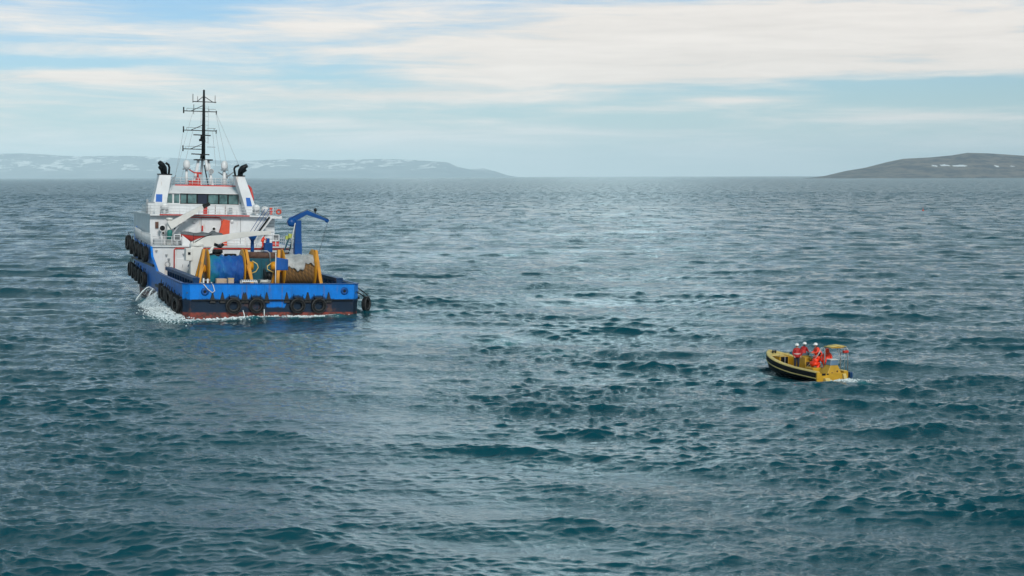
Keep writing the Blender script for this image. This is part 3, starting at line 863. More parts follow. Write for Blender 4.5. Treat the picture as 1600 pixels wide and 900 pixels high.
# solid screens at the port wing
MB().box(41.6, 43.2, 8.2, 8.42, 9.97, 11.3).build('wing_screen', 'white', ship)
MB().box(41.0, 41.5, 7.4, 8.3, 9.97, 11.35).build('wing_console', 'white', ship)
MB().box(39.0, 39.1, 6.9, 7.7, 9.97, 11.5).build('wing_screen', 'white', ship)
MB().box(41.5, 41.6, 8.2, 8.45, 11.0, 11.8).box(40.9, 41.0, 7.3, 8.4, 11.36, 11.44).build('screen_frame', 'grey', ship)
# life raft canisters
def canister(x, y, z, r, L, ax='X', m='white2'):
    c = MB().lathe([(0.001, -L / 2), (r * 0.75, -L / 2), (r, -L / 2 + 0.12), (r, -0.04), (r * 1.05, -0.04), (r * 1.05, 0.04), (r, 0.04), (r, L / 2 - 0.12), (r * 0.75, L / 2), (0.001, L / 2)], (x, y, z), ax, 20).build('life_raft_canister', m, ship)
    mb = MB(); mb.box(x - 0.4, x - 0.3, y - r, y + r, z - r - 0.35, z - r + 0.1); mb.box(x + 0.3, x + 0.4, y - r, y + r, z - r - 0.35, z - r + 0.1); mb.build('cradle', 'grey', c)
canister(38.4, 6.55, 10.95, 0.45, 1.3); canister(38.5, -6.2, 10.75, 0.40, 1.3); canister(39.2, -5.2, 10.95, 0.40, 1.3)
MB().tube([(38.2, 6.6, 9.97), (38.2, 6.6, 10.6)], 0.25, 10).build('canister_post', 'white2', ship)
# lifebuoys
def buoy(x, y, z, r=0.36, parent=None):
    prof = [(r + 0.1 * math.cos(t), 0.08 * math.sin(t)) for t in [2 * math.pi * i / 10 for i in range(11)]]
    MB().lathe(prof, (x, y, z), 'X', 20).build('lifebuoy', 'orange', parent or ship)
buoy(37.2, -7.75, 10.5, 0.26)
MB().box(38.85, 39.0, -7.25, -6.9, 10.1, 11.0).build('lifebuoy_board', 'orange', ship)

# ---------------------------------------------------------------- wheelhouse
WY0, WY1 = -4.75, 5.65
wh = MB().box(44.0, 53.5, WY0, WY1, 9.97, 11.2).box(44.05, 53.4, WY0 + 0.05, WY1 - 0.05, 12.66, 12.8).build('wheelhouse', 'white', ship)
MB().hexa([(43.7, WY0 - 0.2, 12.72), (43.7, WY1 + 0.2, 12.72), (54.2, WY1 + 0.2, 12.72), (54.2, WY0 - 0.2, 12.72)][::-1] +
          [(45.6, -4.1, 13.62), (45.6, 4.5, 13.62), (52.6, 4.4, 13.62), (52.6, -3.9, 13.62)][::-1]).build('roof', 'white2', wh)
MB().box(43.72, 54.1, WY0 - 0.18, WY1 + 0.18, 12.60, 12.72).build('roof_eave', 'white2', wh)
MB().box(43.93, 44.0, WY0, WY1, 11.12, 11.24).build('window_sill', 'white2', wh)
# interior: floor, dark back wall, console
MB().box(44.4, 53.2, WY0 + 0.1, WY1 - 0.1, 11.0, 11.05).box(48.6, 48.8, WY0 + 0.1, WY1 - 0.1, 11.05, 12.6).build('wheelhouse_interior', 'interior', wh)
edges = [5.65, 4.85, 3.95, 3.05, 1.95, 0.85, -0.45, -1.45, -2.25, -2.55, -3.75, -4.75]
edges = [5.6, 4.75, 3.85, 2.95, 1.65, 0.30, -1.15, -2.35, -3.75, -4.7]
for i in range(len(edges) - 1):
    a, b = edges[i], edges[i + 1]
    w = MB()
    w.box(43.97, 44.1, b - 0.02, b + 0.10, 11.24, 12.6); w.box(43.97, 44.1, a - 0.10, a + 0.02, 11.24, 12.6)
    w.box(43.975, 44.09, b + 0.10, a - 0.10, 12.5, 12.6); w.box(43.975, 44.09, b + 0.10, a - 0.10, 11.24, 11.32)
    wo_ = w.build('window_frame', 'black' if i in (2, 3, 4, 5, 6, 7) else 'white2', wh)
    MB().box(44.02, 44.06, b + 0.10, a - 0.10, 11.32, 12.5).build('pane', 'navy' if i == 4 else 'glass', wh)
for s, yy in ((1, WY1), (-1, WY0)):
    for k in range(5):
        x0 = 44.2 + k * 1.85
        w = MB()
        w.box(x0, x0 + 0.1, yy - 0.06, yy + 0.02, 11.2, 12.62); w.box(x0 + 0.1, x0 + 1.82, yy - 0.05, yy + 0.015, 11.14, 11.24)
        w.build('window_frame', 'white2', wh)
        MB().box(x0 + 0.1, x0 + 1.7, yy - 0.04, yy, 11.2, 12.6).build('pane', 'glass', wh)
for k in range(8):
    y0 = WY0 + 0.1 + k * 1.3
    MB().box(53.42, 53.46, y0, y0 + 1.15, 11.2, 12.6).build('pane', 'glass', wh)
    MB().box(53.4, 53.48, y0 + 1.15, y0 + 1.25, 11.2, 12.62).build('window_frame', 'white2', wh)
MB().box(43.85, 44.0, 0.35, 0.85, 9.98, 11.1).build('red_door', 'red', wh)
for y in (-0.7, -2.0): MB().box(43.9, 44.0, y - 0.03, y + 0.03, 10.0, 11.1).build('pipe', 'brown', wh)
mb = MB().box(43.4, 43.8, -2.95, -2.25, 10.35, 10.95); fl = mb.build('floodlight', 'white2', ship, 0.03)
MB().box(43.36, 43.4, -2.85, -2.35, 10.44, 10.86).build('lamp_glass', 'grey', fl)
# compass deck on the roof
railing('roof_railing', [(45.8, 4.3, 13.64), (45.8, -4.0, 13.64), (52.0, -3.9, 13.64)], 1.0, 0.75, rr=0.03)
railing('roof_railing', [(45.8, 4.3, 13.64), (52.0, 4.2, 13.64)], 1.0, 1.0, rr=0.03)
MB().box(45.55, 45.62, -4.0, 4.3, 13.58, 13.74).build('roof_edge', 'red', ship)
MB().box(46.2, 47.2, 0.9, 2.4, 13.64, 14.3).prism([(0.9, 14.3), (1.5, 14.3), (1.3, 14.75), (1.05, 14.75)], 0.8, 'YZ', 46.3).build('monitor_base', 'red', ship)
for (y, sgn) in ((1.2, 1), (-2.6, 0)):
    f = MB()
    f.lathe([(0.0, 0), (0.16, 0), (0.12, 0.7), (0.0, 0.72)], (46.8, y, 14.6), 'Z', 10)
    if sgn: f.beam((46.7, y - 0.5, 15.25), (46.9, y + 0.5, 15.35), 0.32, 0.3, 0.14, 0.14); f.tube([(46.9, y + 0.4, 15.3), (47.0, y + 1.5, 15.95)], [0.09, 0.05], 8)
    else: f.tube([(46.9, y + 0.2, 14.9), (47.0, y + 1.1, 15.5)], [0.1, 0.05], 8); f.tube([(46.9, y - 0.1, 14.9), (47.0, y - 1.0, 15.55)], [0.1, 0.05], 8)
    f.build('water_monitor', 'red' if sgn else 'grey', ship)
mb = MB(); mb.tube([(45.9, -4.1, 13.72), (45.0, -4.6, 13.72), (44.0, -5.0, 13.72), (43.6, -5.25, 13.4), (43.4, -5.45, 12.4), (43.2, -5.55, 10.1)], 0.16, 10)
mb.build('foam_pipe', 'red', ship)

# ---------------------------------------------------------------- funnels
def funnel(t0, t1, b0, b1, zb, xt, xb, panel_y):
    f = MB().hexa([(xb, b0, zb), (xb + 3.0, b0, zb), (xb + 3.0, b1, zb), (xb, b1, zb), (xt, t0, 14.95), (xt + 2.0, t0, 14.95), (xt + 2.0, t1, 14.95), (xt, t1, 14.95)]).build('funnel', 'white', ship, 0.05)
    MB().hexa([(xb + 0.02, b0 + 0.02 + (t0 - b0) * .97, 14.9)] * 0 + [(xt - 0.06, t0 - 0.06, 14.95), (xt + 2.06, t0 - 0.06, 14.95), (xt + 2.06, t1 + 0.06, 14.95), (xt - 0.06, t1 + 0.06, 14.95), (xt - 0.06, t0 - 0.06, 15.08), (xt + 2.06, t0 - 0.06, 15.08), (xt + 2.06, t1 + 0.06, 15.08), (xt - 0.06, t1 + 0.06, 15.08)]).build('funnel_top', 'black', f)
    return f
fp = funnel(5.2, 6.75, 6.15, 7.9, 9.97, 42.2, 41.4, 6.9)
fs = funnel(-4.2, -3.0, -5.95, -4.45, 9.97, 42.2, 41.4, -4.7)
def on_face(z): return 41.4 + 0.8 * (z - 9.97) / 4.98
MB().hexa([(on_face(11.45) - 0.03, 6.45, 11.45), (on_face(11.45) + 0.02, 6.45, 11.45), (on_face(11.45) + 0.02, 7.25, 11.45), (on_face(11.45) - 0.03, 7.25, 11.45), (on_face(12.45) - 0.03, 6.4, 12.45), (on_face(12.45) + 0.02, 6.4, 12.45), (on_face(12.45) + 0.02, 7.2, 12.45), (on_face(12.45) - 0.03, 7.2, 12.45)]).build('blue_panel', 'blue', fp)
MB().hexa([(on_face(11.1) - 0.03, -5.1, 11.1), (on_face(11.1) + 0.02, -5.1, 11.1), (on_face(11.1) + 0.02, -4.4, 11.1), (on_face(11.1) - 0.03, -4.4, 11.1), (on_face(12.2) - 0.03, -4.85, 12.2), (on_face(12.2) + 0.02, -4.85, 12.2), (on_face(12.2) + 0.02, -4.3, 12.2), (on_face(12.2) - 0.03, -4.3, 12.2)]).build('blue_panel', 'blue', fs)
def exhaust(y, side, parent):
    a = MB().tube([(43.0, y, 15.05), (43.0, y, 15.7), (42.8, y + side * 0.25, 16.1), (42.5, y + side * 0.75, 16.45)], [0.26, 0.28, 0.34, 0.36], 12)
    a.tube([(43.3, y + side * 0.2, 15.05), (43.3, y + side * 0.3, 15.6), (43.0, y + side * 0.8, 15.85), (42.7, y + side * 1.0, 15.95)], [0.2, 0.2, 0.24, 0.26], 10)
    a.build('exhaust_pipe', 'black', parent)
    MB().tube([(43.4, y - side * 0.85, 15.05), (43.4, y - side * 0.85, 15.95), (43.2, y - side * 0.75, 16.15), (43.0, y - side * 0.15 - side * 0.25, 16.3)], [0.13, 0.13, 0.14, 0.14], 8).build('exhaust_pipe', 'black', parent)
exhaust(6.35, 1, fp) if False else None
a = MB().tube([(42.9, 5.9, 15.05), (42.9, 6.0, 15.8), (42.8, 6.3, 16.2), (42.5, 6.7, 16.5)], [0.24, 0.3, 0.34, 0.30], 12)
a.tube([(43.3, 6.2, 15.05), (43.3, 6.3, 15.6), (43.0, 6.6, 15.95)], [0.2, 0.24, 0.26], 10); a.build('exhaust_pipe', 'black', fp)
MB().tube([(43.0, 5.45, 15.05), (43.0, 5.4, 15.9), (43.0, 5.5, 16.25), (42.8, 5.85, 16.45)], [0.14, 0.14, 0.15, 0.15], 8).build('exhaust_pipe', 'black', fp)
a = MB().tube([(42.9, -3.65, 15.05), (42.9, -3.75, 15.7), (42.8, -4.0, 16.05), (42.5, -4.55, 16.4)], [0.26, 0.32, 0.36, 0.26], 12)
a.tube([(43.3, -3.9, 15.05), (43.3, -4.0, 15.5), (43.0, -4.5, 15.85)], [0.2, 0.24, 0.2], 10); a.build('exhaust_pipe', 'black', fs)
MB().tube([(43.0, -3.1, 15.05), (43.0, -2.95, 15.9), (43.0, -3.1, 16.2), (42.8, -3.55, 16.4)], [0.13, 0.13, 0.14, 0.13], 8).build('exhaust_pipe', 'black', fs)

# ---------------------------------------------------------------- mast
mast = MB().tube([(48.2, 0.28, 17.0), (48.2, 0.28, 20.9), (48.2, 0.28, 23.6), (48.2, 0.28, 26.3)], [0.26, 0.22, 0.19, 0.13], 12).build('mast', 'black', ship)
mb = MB()
mb.beam((48.0, 1.55, 13.6), (48.1, 0.95, 17.0), 0.42, 0.5, 0.3, 0.4); mb.beam((48.0, -0.9, 13.6), (48.1, -0.35, 17.0), 0.36, 0.5, 0.28, 0.4)
mb.beam((50.5, 0.3, 13.6), (48.8, 0.3, 17.0), 0.36, 0.5, 0.28, 0.4)
mb.build('mast_leg', 'white', mast)
MB().beam((47.9, 0.2, 16.4), (47.9, -0.35, 13.7), 0.1, 0.14).build('mast_brace', 'black', mast)
MB().box(47.3, 49.2, -0.85, 1.42, 16.97, 17.14).build('mast_platform', 'black', mast)
def yard(z, y0, y1, posts, braces):
    mb = MB(); mb.tube([(48.2, y0, z), (48.2, y1, z)], 0.055, 8)
    for y, lo, hi, r in posts: mb.tube([(48.2, y, z - lo), (48.2, y, z + hi)], r, 6)
    for a, b, dz_ in braces: mb.tube([(48.2, a, z), (48.2, b, z + dz_)], 0.05, 6)
    mb.build('yard', 'black', mast)
yard(24.72, -1.35, 1.75, [(1.72, 0.15, 1.0, 0.045), (1.1, 0, 0.7, 0.03), (-1.2, 0.1, 0.9, 0.035)], [(1.2, 0.3, 0.75), (-0.9, 0.3, 0.75)])
yard(23.45, -1.45, 3.0, [(2.92, 0.3, 0.5, 0.09), (2.5, 0, 0.35, 0.02), (1.6, 0.4, 0.9, 0.035), (-1.38, 0.35, 0.15, 0.07), (-0.4, 0, 0.3, 0.03)], [(2.0, 0.35, 0.8)])
yard(20.92, -1.45, 3.0, [(2.92, 0.3, 0.5, 0.09), (2.5, 0, 0.35, 0.02), (-1.38, 0.35, 0.15, 0.07), (-1.1, 0, 0.35, 0.03)], [(2.0, 0.35, 0.75)])
yard(18.45, 0.2, 3.05, [(2.97, 0.3, 0.45, 0.09), (2.6, 0, 0.35, 0.02)], [(2.0, 0.35, 0.75)])
for z in (23.45, 20.92, 18.45): MB().tube([(48.2, 0.4, z + 0.36), (48.2, 2.5, z + 0.36)], 0.022, 5).tube([(48.2, -1.3, z + 0.33), (48.2, -0.2, z + 0.33)], 0.022, 5).build('wire_rail', 'black', mast)
for z, y0, y1 in ((20.33, 1.7, -0.55), (17.8, 1.95, -0.4)):
    mb = MB().beam((47.6, y0, z), (47.5, y1, z - 0.05), 0.2, 0.14); mb.lathe([(0.0, -0.5), (0.2, -0.5), (0.16, -0.05), (0.0, 0)], (47.6, 0.6, z), 'Z', 10); mb.box(47.5, 48.2, 0.45, 0.75, z - 0.6, z - 0.45)
    mb.build('radar_scanner', 'black', mast)
MB().lathe([(0.0, 0), (0.2, 0), (0.2, 0.3), (0, 0.3)], (47.7, 0.75, 19.5), 'Z', 10).lathe([(0.0, 0), (0.3, 0), (0.2, 0.3), (0, 0.3)], (48.2, 0.28, 19.5), 'Z', 10).build('mast_lamp', 'black', mast)
mb = MB(); mb.tube([(48.0, -0.3, 19.2), (48.0, -0.3, 24.2)], 0.022, 5)
for k in range(9): mb.tube([(48.0, -0.3, 19.4 + k * 0.56), (48.1, 0.2, 19.4 + k * 0.56)], 0.018, 4)
mb.tube([(48.0, 0.68, 21.6), (48.0, 0.68, 23.4)], 0.02, 5)
mb.build('mast_ladder', 'steel', mast)
mb = MB()
for (a, b) in (((48.2, -1.3, 23.4), (46, -5.2, 13.9)), ((48.2, -1.3, 23.4), (44, -2.7, 14.0)), ((48.2, 1.7, 23.4), (44, 5.0, 13.0)), ((48.2, 1.7, 20.9), (46, 3.6, 13.8)), ((48.2, -1.3, 20.9), (46, -2.2, 13.8)), ((48.2, 2.9, 20.9), (46, 4.4, 13.8)), ((48.2, -0.9, 20.9), (47, -1.2, 16.2))):
    mb.tube([a, b], 0.016, 4)
mb.build('rigging', 'grey', mast)
# satellite domes, searchlight
for y, r in ((2.75, 0.46), (-2.2, 0.44)):
    d = MB().lathe([(0.001, 0.0), (r * 0.7, 0.0), (r, 0.22), (r * 1.02, 0.55), (r * 0.9, 0.85), (r * 0.6, 1.06), (0.001, 1.15)], (46.2, y, 15.85), 'Z', 20).build('satellite_dome', 'white2', ship)
    MB().lathe([(0.001, -0.12), (r * 1.15, -0.12), (r * 1.15, 0.02), (0.001, 0.02)], (46.2, y, 15.82), 'Z', 20).build('dome_base', 'grey', d)
    MB().tube([(46.2, y, 13.6), (46.2, y, 15.75)], [0.34 if y < 0 else 0.2, 0.16], 12).build('pedestal', 'white2', d)
s_ = MB().lathe([(0.001, 0.42), (0.24, 0.36), (0.36, 0.0), (0.36, -0.2), (0.3, -0.22)], (46.0, -0.42, 15.55), 'X', 18).build('searchlight', 'white2', ship)
MB().lathe([(0.001, -0.14), (0.31, -0.14)], (46.0, -0.42, 15.55), 'X', 18).build('lamp_glass', 'grey', s_)
MB().tube([(46.2, -0.42, 13.6), (46.2, -0.42, 15.3)], 0.14, 8).tube([(46.8, -0.1, 15.6), (47.2, 0.1, 17.0)], 0.2, 8).build('lamp_post', 'white2', s_)
MB().tube([(45.6, 4.9, 11.2), (45.6, 4.9, 14.2), (45.5, 4.2, 14.9)], 0.05, 6).build('wheelhouse_davit', 'grey', ship)

# ---------------------------------------------------------------- starboard gangway stair
st_ = MB(); a = (36.4, -6.55, 9.75); b = (36.4, -4.95, 7.6)
st_.beam(a, b, 0.6, 0.34); stair = st_.build('stairway', 'white2', ship)
MB().beam((35.95, -6.35, 9.86), (35.95, -4.8, 7.75), 0.16, 0.2).build('stair_side', 'black', stair)
mb = MB()
for o_ in (0, 0.5): mb.tube([(35.9, -6.2 + o_ * 0.9, 10.9), (35.9, -4.3 + o_ * 0.9, 7.9)], 0.035, 5)
mb.tube([(36.9, -6.9, 10.9), (36.9, -4.9, 7.9)], 0.03, 5)
mb.build('stair_handrail', 'craneblue', stair)

# ---------------------------------------------------------------- upper crane on the boat deck, port
uc = MB().tube([(36.4, 6.2, 6.2), (36.4, 6.2, 9.5)], 0.33, 14).lathe([(0.001, 0), (0.42, 0), (0.42, 0.25), (0.001, 0.3)], (36.4, 6.2, 9.3), 'Z', 14).build('boat_crane', 'cream', ship)
MB().beam((36.0, 6.25, 8.55), (36.0, 1.95, 11.12), 0.55, 0.95, 0.42, 0.45).build('boom', 'cream', uc)
MB().beam((36.0, 2.1, 11.02), (35.9, 1.25, 11.42), 0.46, 0.55, 0.46, 0.42).build('boom_head', 'black', uc)
MB().beam((36.4, 6.0, 7.2), (36.1, 4.8, 9.0), 0.2, 0.2).build('lift_cylinder', 'steel', uc)
for (x, y, z) in ((33.0, 5.65, 6.85), (33.6, -6.75, 6.95)):
    mb = MB()
    mb.box(x, x + 0.35, y - 0.42, y + 0.42, z, z + 0.1); mb.box(x, x + 0.35, y - 0.42, y + 0.42, z + 0.66, z + 0.76); mb.box(x, x + 0.35, y - 0.42, y - 0.32, z + 0.1, z + 0.66); mb.box(x, x + 0.35, y + 0.32, y + 0.42, z + 0.1, z + 0.66); mb.tube([(x + 0.2, y, 6.2), (x + 0.2, y, z)], 0.06, 6)
    f = mb.build('floodlight', 'white2', ship)
    MB().box(x + 0.1, x + 0.3, y - 0.32, y + 0.32, z + 0.1, z + 0.66).build('lamp_glass', 'covergrey', f)
MB().box(33.9, 34.5, -7.2, -6.4, 6.2, 6.85).build('rescue_box', 'red', ship, 0.05)
# davit: broad leaning orange-red post behind the rescue boat
MB().hexa([(35.2, -1.15, 7.3), (35.2, 0.28, 7.3), (35.9, 0.28, 7.3), (35.9, -1.15, 7.3), (35.3, -1.2, 9.35), (35.3, -0.35, 9.5), (35.8, -0.35, 9.5), (35.8, -1.2, 9.35)]).box(35.3, 35.9, -0.9, -0.2, 6.2, 7.3).build('boat_davit', 'orange', ship, 0.06)

# ---------------------------------------------------------------- main deck crane, white
dc = MB().box(25.3, 26.7, 3.6, 5.1, 2.6, 6.4).box(25.1, 26.5, 4.9, 5.7, 4.7, 6.2).lathe([(0.001, 0), (0.85, 0), (0.85, 0.35), (0.001, 0.4)], (26, 4.3, 6.4), 'Z', 18).build('deck_crane', 'cream', ship, 0.08)
MB().box(25.0, 25.1, 5.15, 5.45, 5.45, 5.75).box(25.22, 25.3, 4.0, 4.25, 3.2, 3.6).build('control_panel', 'black', dc)
def arc_boom(pts, m, name, parent):
    """pts: (y, z, half height, half width x)"""
    v = []; f = []
    for y, z, h, w in pts: v += [(26 - w, y, z - h), (26 + w, y, z - h), (26 + w, y, z + h), (26 - w, y, z + h)]
    for i in range(len(pts) - 1):
        for k in range(4): f.append((i * 4 + k, i * 4 + (k + 1) % 4, i * 4 + 4 + (k + 1) % 4, i * 4 + 4 + k))
    f += [(3, 2, 1, 0), tuple(len(v) - 4 + k for k in range(4))]
    return MB().add(v, f).build(name, m, parent, 0.04)
arc_boom([(5.0, 6.75, 0.16, 0.3), (4.2, 6.95, 0.32, 0.42), (3.2, 7.0, 0.62, 0.42), (2.2, 7.1, 0.62, 0.4), (1.2, 7.35, 0.45, 0.36), (0, 7.68, 0.36, 0.32), (-1.6, 7.92, 0.32, 0.3), (-3.0, 8.05, 0.27, 0.28), (-4.2, 8.12, 0.22, 0.26)], 'cream', 'boom', dc)
MB().box(25.7, 26.3, -4.6, -4.15, 7.95, 8.35).build('boom_tip', 'cream', dc)
MB().tube([(25.6, 3.1, 5.3), (25.6, 2.6, 6.1), (25.6, 2.2, 6.6)], 0.17, 10).build('lift_cylinder', 'cream', dc)
MB().tube([(25.5, 2.3, 6.7), (25.5, 1.5, 6.4), (25.5, 1.2, 6.75)], 0.2, 8).build('cylinder_head', 'black', dc)
MB().tube([(25.4, 3.2, 4.6), (25.3, 2.9, 5.4), (25.3, 2.4, 6.0)], 0.13, 8).build('hose', 'cream', dc)
MB().tube([(25.6, 4.6, 6.9), (25.6, 3.6, 7.5), (25.6, 2.5, 7.95)], 0.05, 6).tube([(25.6, 4.75, 6.8), (25.6, 4.75, 7.9)], 0.03, 6).build('hose', 'black', dc)
# blue boom rest and machinery below it
MB().tube([(28, -2.75, 5.3), (28, -2.75, 7.2)], 0.22, 10).hexa([(27.7, -2.95, 7.1), (28.3, -2.95, 7.1), (28.3, -2.55, 7.1), (27.7, -2.55, 7.1), (27.6, -3.3, 7.75), (28.4, -3.3, 7.75), (28.4, -2.2, 7.75), (27.6, -2.2, 7.75)]).build('boom_rest', 'craneblue', ship)
MB().box(30.6, 31.5, -5.75, -4.75, 5.0, 6.75).box(30.7, 31.4, -5.4, -5.0, 6.75, 7.3).build('winch_control', 'craneblue', ship, 0.05)
MB().box(32.6, 33.0, 0.4, 1.1, 6.2, 7.1).build('valve_box', 'craneblue', ship, 0.05)

# ---------------------------------------------------------------- teal winch house with brown and black gear on top
wn = MB().box(20.5, 28.5, -6.0, 4.0, 2.6, 5.25).build('winch_house', 'teal', ship, 0.06)
mb = MB()
for y in (-5.2, -3.9, -2.6, -1.3, 0.0): mb.box(20.38, 20.5, y - 0.08, y + 0.08, 2.7, 5.2)
mb.build('wall_stiffener', 'teal', wn)
mb = MB(); mb.tube([(20.9, -5.8, 5.55), (20.9, -0.9, 5.6)], 0.42, 12)
for y in (-4.9, -3.6, -2.2): mb.tube([(20.9, y - 0.12, 5.57), (20.9, y + 0.12, 5.57)], 0.47, 12)
mb.build('rolled_fender', 'brown', wn)
mb = MB()
for y in (-6.05, -3.5): mb.tube([(20.3, y, 4.6), (20.3, y + 0.05, 5.9), (20.4, y + 0.35, 6.15), (20.4, y + 0.95, 6.15)], 0.06, 6)
mb.build('hoop_rail', 'steel', wn)
MB().lathe([(0.001, -0.5), (0.9, -0.5), (0.9, -0.4), (0.55, -0.38), (0.55, 0.38), (0.9, 0.4), (0.9, 0.5), (0.001, 0.5)], (14.5, -2.2, 3.5), 'Y', 20).build('capstan', 'black', ship)
MB().box(13.0, 15.6, -3.3, -1.2, 2.6, 3.1).build('capstan_base', 'grey', ship, 0.05)

# ---------------------------------------------------------------- blue deck crane, starboard
bc = MB().box(24.6, 25.5, -8.2, -7.3, 2.6, 7.0).build('knuckle_crane', 'craneblue', ship, 0.05)
MB().hexa([(24.7, -8.15, 7.0), (25.4, -8.15, 7.0), (25.4, -7.35, 7.0), (24.7, -7.35, 7.0), (24.75, -8.1, 9.7), (25.35, -8.1, 9.7), (25.35, -7.4, 9.7), (24.75, -7.4, 9.7)]).build('column', 'craneblue', bc, 0.03)
MB().lathe([(0.001, -0.45), (0.52, -0.45), (0.52, 0.45), (0.001, 0.45)], (25.0, -6.95, 9.45), 'X', 20).build('winch_drum', 'craneblue', bc)
MB().beam((25.0, -6.75, 9.65), (25.0, -8.85, 10.72), 0.42, 0.75, 0.4, 0.45).build('boom', 'craneblue', bc, 0.03)
MB().beam((25.0, -8.7, 10.72), (25.0, -11.3, 9.78), 0.34, 0.55, 0.26, 0.3).build('jib', 'craneblue', bc, 0.03)
MB().lathe([(0.001, -0.12), (0.24, -0.12), (0.24, 0.12), (0.001, 0.12)], (25.0, -11.3, 9.72), 'X', 14).build('jib_sheave', 'craneblue', bc)
MB().ball((25.0, -9.85, 11.0), 0.2, 8, 1.2).tube([(25.0, -9.85, 10.4), (25.0, -9.85, 10.8)], 0.06, 6).build('boom_light', 'black', bc)
MB().tube([(24.8, -6.9, 9.95), (24.8, -7.9, 10.6), (24.8, -8.85, 11.05), (24.8, -10.0, 10.62), (24.8, -11.4, 9.92)], 0.03, 5).tube([(25, -11.4, 9.6), (25, -10.6, 6.6), (25, -10.1, 5.0), (25, -9.2, 3.5)], 0.022, 5).build('wire', 'black', bc)
MB().tube([(24.5, -7.3, 9.4), (24.5, -6.95, 7.6), (24.5, -6.9, 6.2)], 0.06, 6).build('white_hose', 'rope', bc)
# inclined ladder to the crane
mb = MB(); mb.beam((25.9, -6.05, 5.3), (25.9, -6.85, 7.55), 0.14, 0.16); mb.beam((25.9, -6.65, 5.0), (25.9, -7.3, 7.5), 0.14, 0.16)
for k in range(8): mb.beam((25.9, -6.1 - k * 0.095, 5.35 + k * 0.28), (25.9, -6.65 - k * 0.085, 5.25 + k * 0.28), 0.2, 0.05)
ld = mb.build('crane_ladder', 'teal', ship)
MB().box(25.6, 26.1, -7.25, -6.75, 7.5, 8.05).box(25.6, 26.1, -6.72, -6.4, 7.35, 7.8).build('lamp_box', 'hivis', ld, 0.04)

# ---------------------------------------------------------------- loose ironwork on deck
MB().tube([(17, -5.0, 2.6), (17, -5.0, 3.3)], 0.3, 12).tube([(17, -6.2, 2.6), (17, -6.2, 3.3)], 0.3, 12).box(16.6, 17.4, -6.6, -4.6, 2.6, 2.7).build('bollard', 'black', ship)
MB().tube([(3.0, 6.9, 2.6), (3.0, 6.9, 3.9)], 0.10, 8).tube([(3.0, 6.45, 2.6), (3.0, 6.45, 3.85)], 0.10, 8).tube([(3.0, 6.9, 3.7), (3.0, 6.2, 3.7)], 0.04, 6).build('rope_post', 'white2', ship)
# mooring rope slung over the port end of the transom cap
MB().tube([(0.3, 7.6, 3.62), (-0.13, 7.3, 3.4), (-0.12, 6.95, 2.95), (-0.12, 6.45, 2.55), (-0.12, 6.2, 2.75), (-0.12, 6.35, 3.3), (0.1, 6.5, 3.62), (0.4, 6.6, 3.6)], 0.05, 6).build('mooring_rope', 'rope', ship)
# davit arms carrying the starboard quarter tyre
MB().tube([(0.6, -8.9, 2.8), (0.6, -10.3, 1.95)], 0.07, 6).tube([(1.5, -9.2, 3.2), (1.3, -10.6, 2.2)], 0.07, 6).build('fender_arm', 'black', ship)

# ==================================================================== THINGS ON AND ABOUT THE SHIP
def at(x, y, z, rz=0.0): return SHIP @ Matrix.Translation((x, y, z)) @ Matrix.Rotation(rz, 4, 'Z')

def tyre_proto(R, w, name='tyre_fender'):
    t = thing(name, 'black tyre', 'tyre')
    prof = [(R * 0.56, -w * 0.36), (R * 0.66, -w * 0.5), (R * 0.88, -w * 0.5), (R, -w * 0.34), (R * 1.0, w * 0.34), (R * 0.88, w * 0.5), (R * 0.66, w * 0.5), (R * 0.56, w * 0.36), (R * 0.60, 0), (R * 0.56, -w * 0.36)]
    MB().lathe(prof, (0, 0, 0), 'X', 28).build('casing', 'rubber', t)
    MB().lathe([(R * 0.90, -w * 0.505), (R * 0.96, -w * 0.44)], (0, 0, 0), 'X', 28).lathe([(R * 0.58, -w * 0.42), (R * 0.63, -w * 0.49)], (0, 0, 0), 'X', 28).build('worn_tread', 'rubworn', t)
    MB().tube([(0.0, -R * 0.5, R * 0.72), (w * 0.2, -R * 0.62, R * 1.45)], 0.04, 5).tube([(0.0, R * 0.5, R * 0.72), (w * 0.2, R * 0.62, R * 1.45)], 0.04, 5).build('chain', 'black', t)
    return t
tyre = tyre_proto(0.82, 0.5)
stern_lab = ['tyre hanging on the transom, nearest to the splashing port corner of the stern', 'tyre on the transom, second from the port corner, worn pale along its rim',
             'tyre on the transom below the flag side, third counting from the port corner', 'tyre on the transom, fourth from the port corner and last before the starboard end']
G_ST = 'tyres hung along the transom'
for i, y in enumerate(TY):
    t = tyre if i == 0 else copy_tree(tyre)
    t.matrix_world = at(-0.36, y, 1.22) @ Matrix.Rotation(R_([2, -3, 4, -2][i]), 4, 'X') @ Matrix.Rotation(R_(-4), 4, 'Y')
    t['label'] = stern_lab[i]; t['group'] = G_ST
    MB().box(-0.30, 0.24, -0.42, 0.42, 0.80, 0.85).build('top_plate', 'rubworn', t)
t = copy_tree(tyre, label='single tyre hung out on arms from the starboard corner of the stern'); t.matrix_world = at(0.9, -10.35, 1.25, R_(52)); t['group'] = 'tyres at the stern corners'
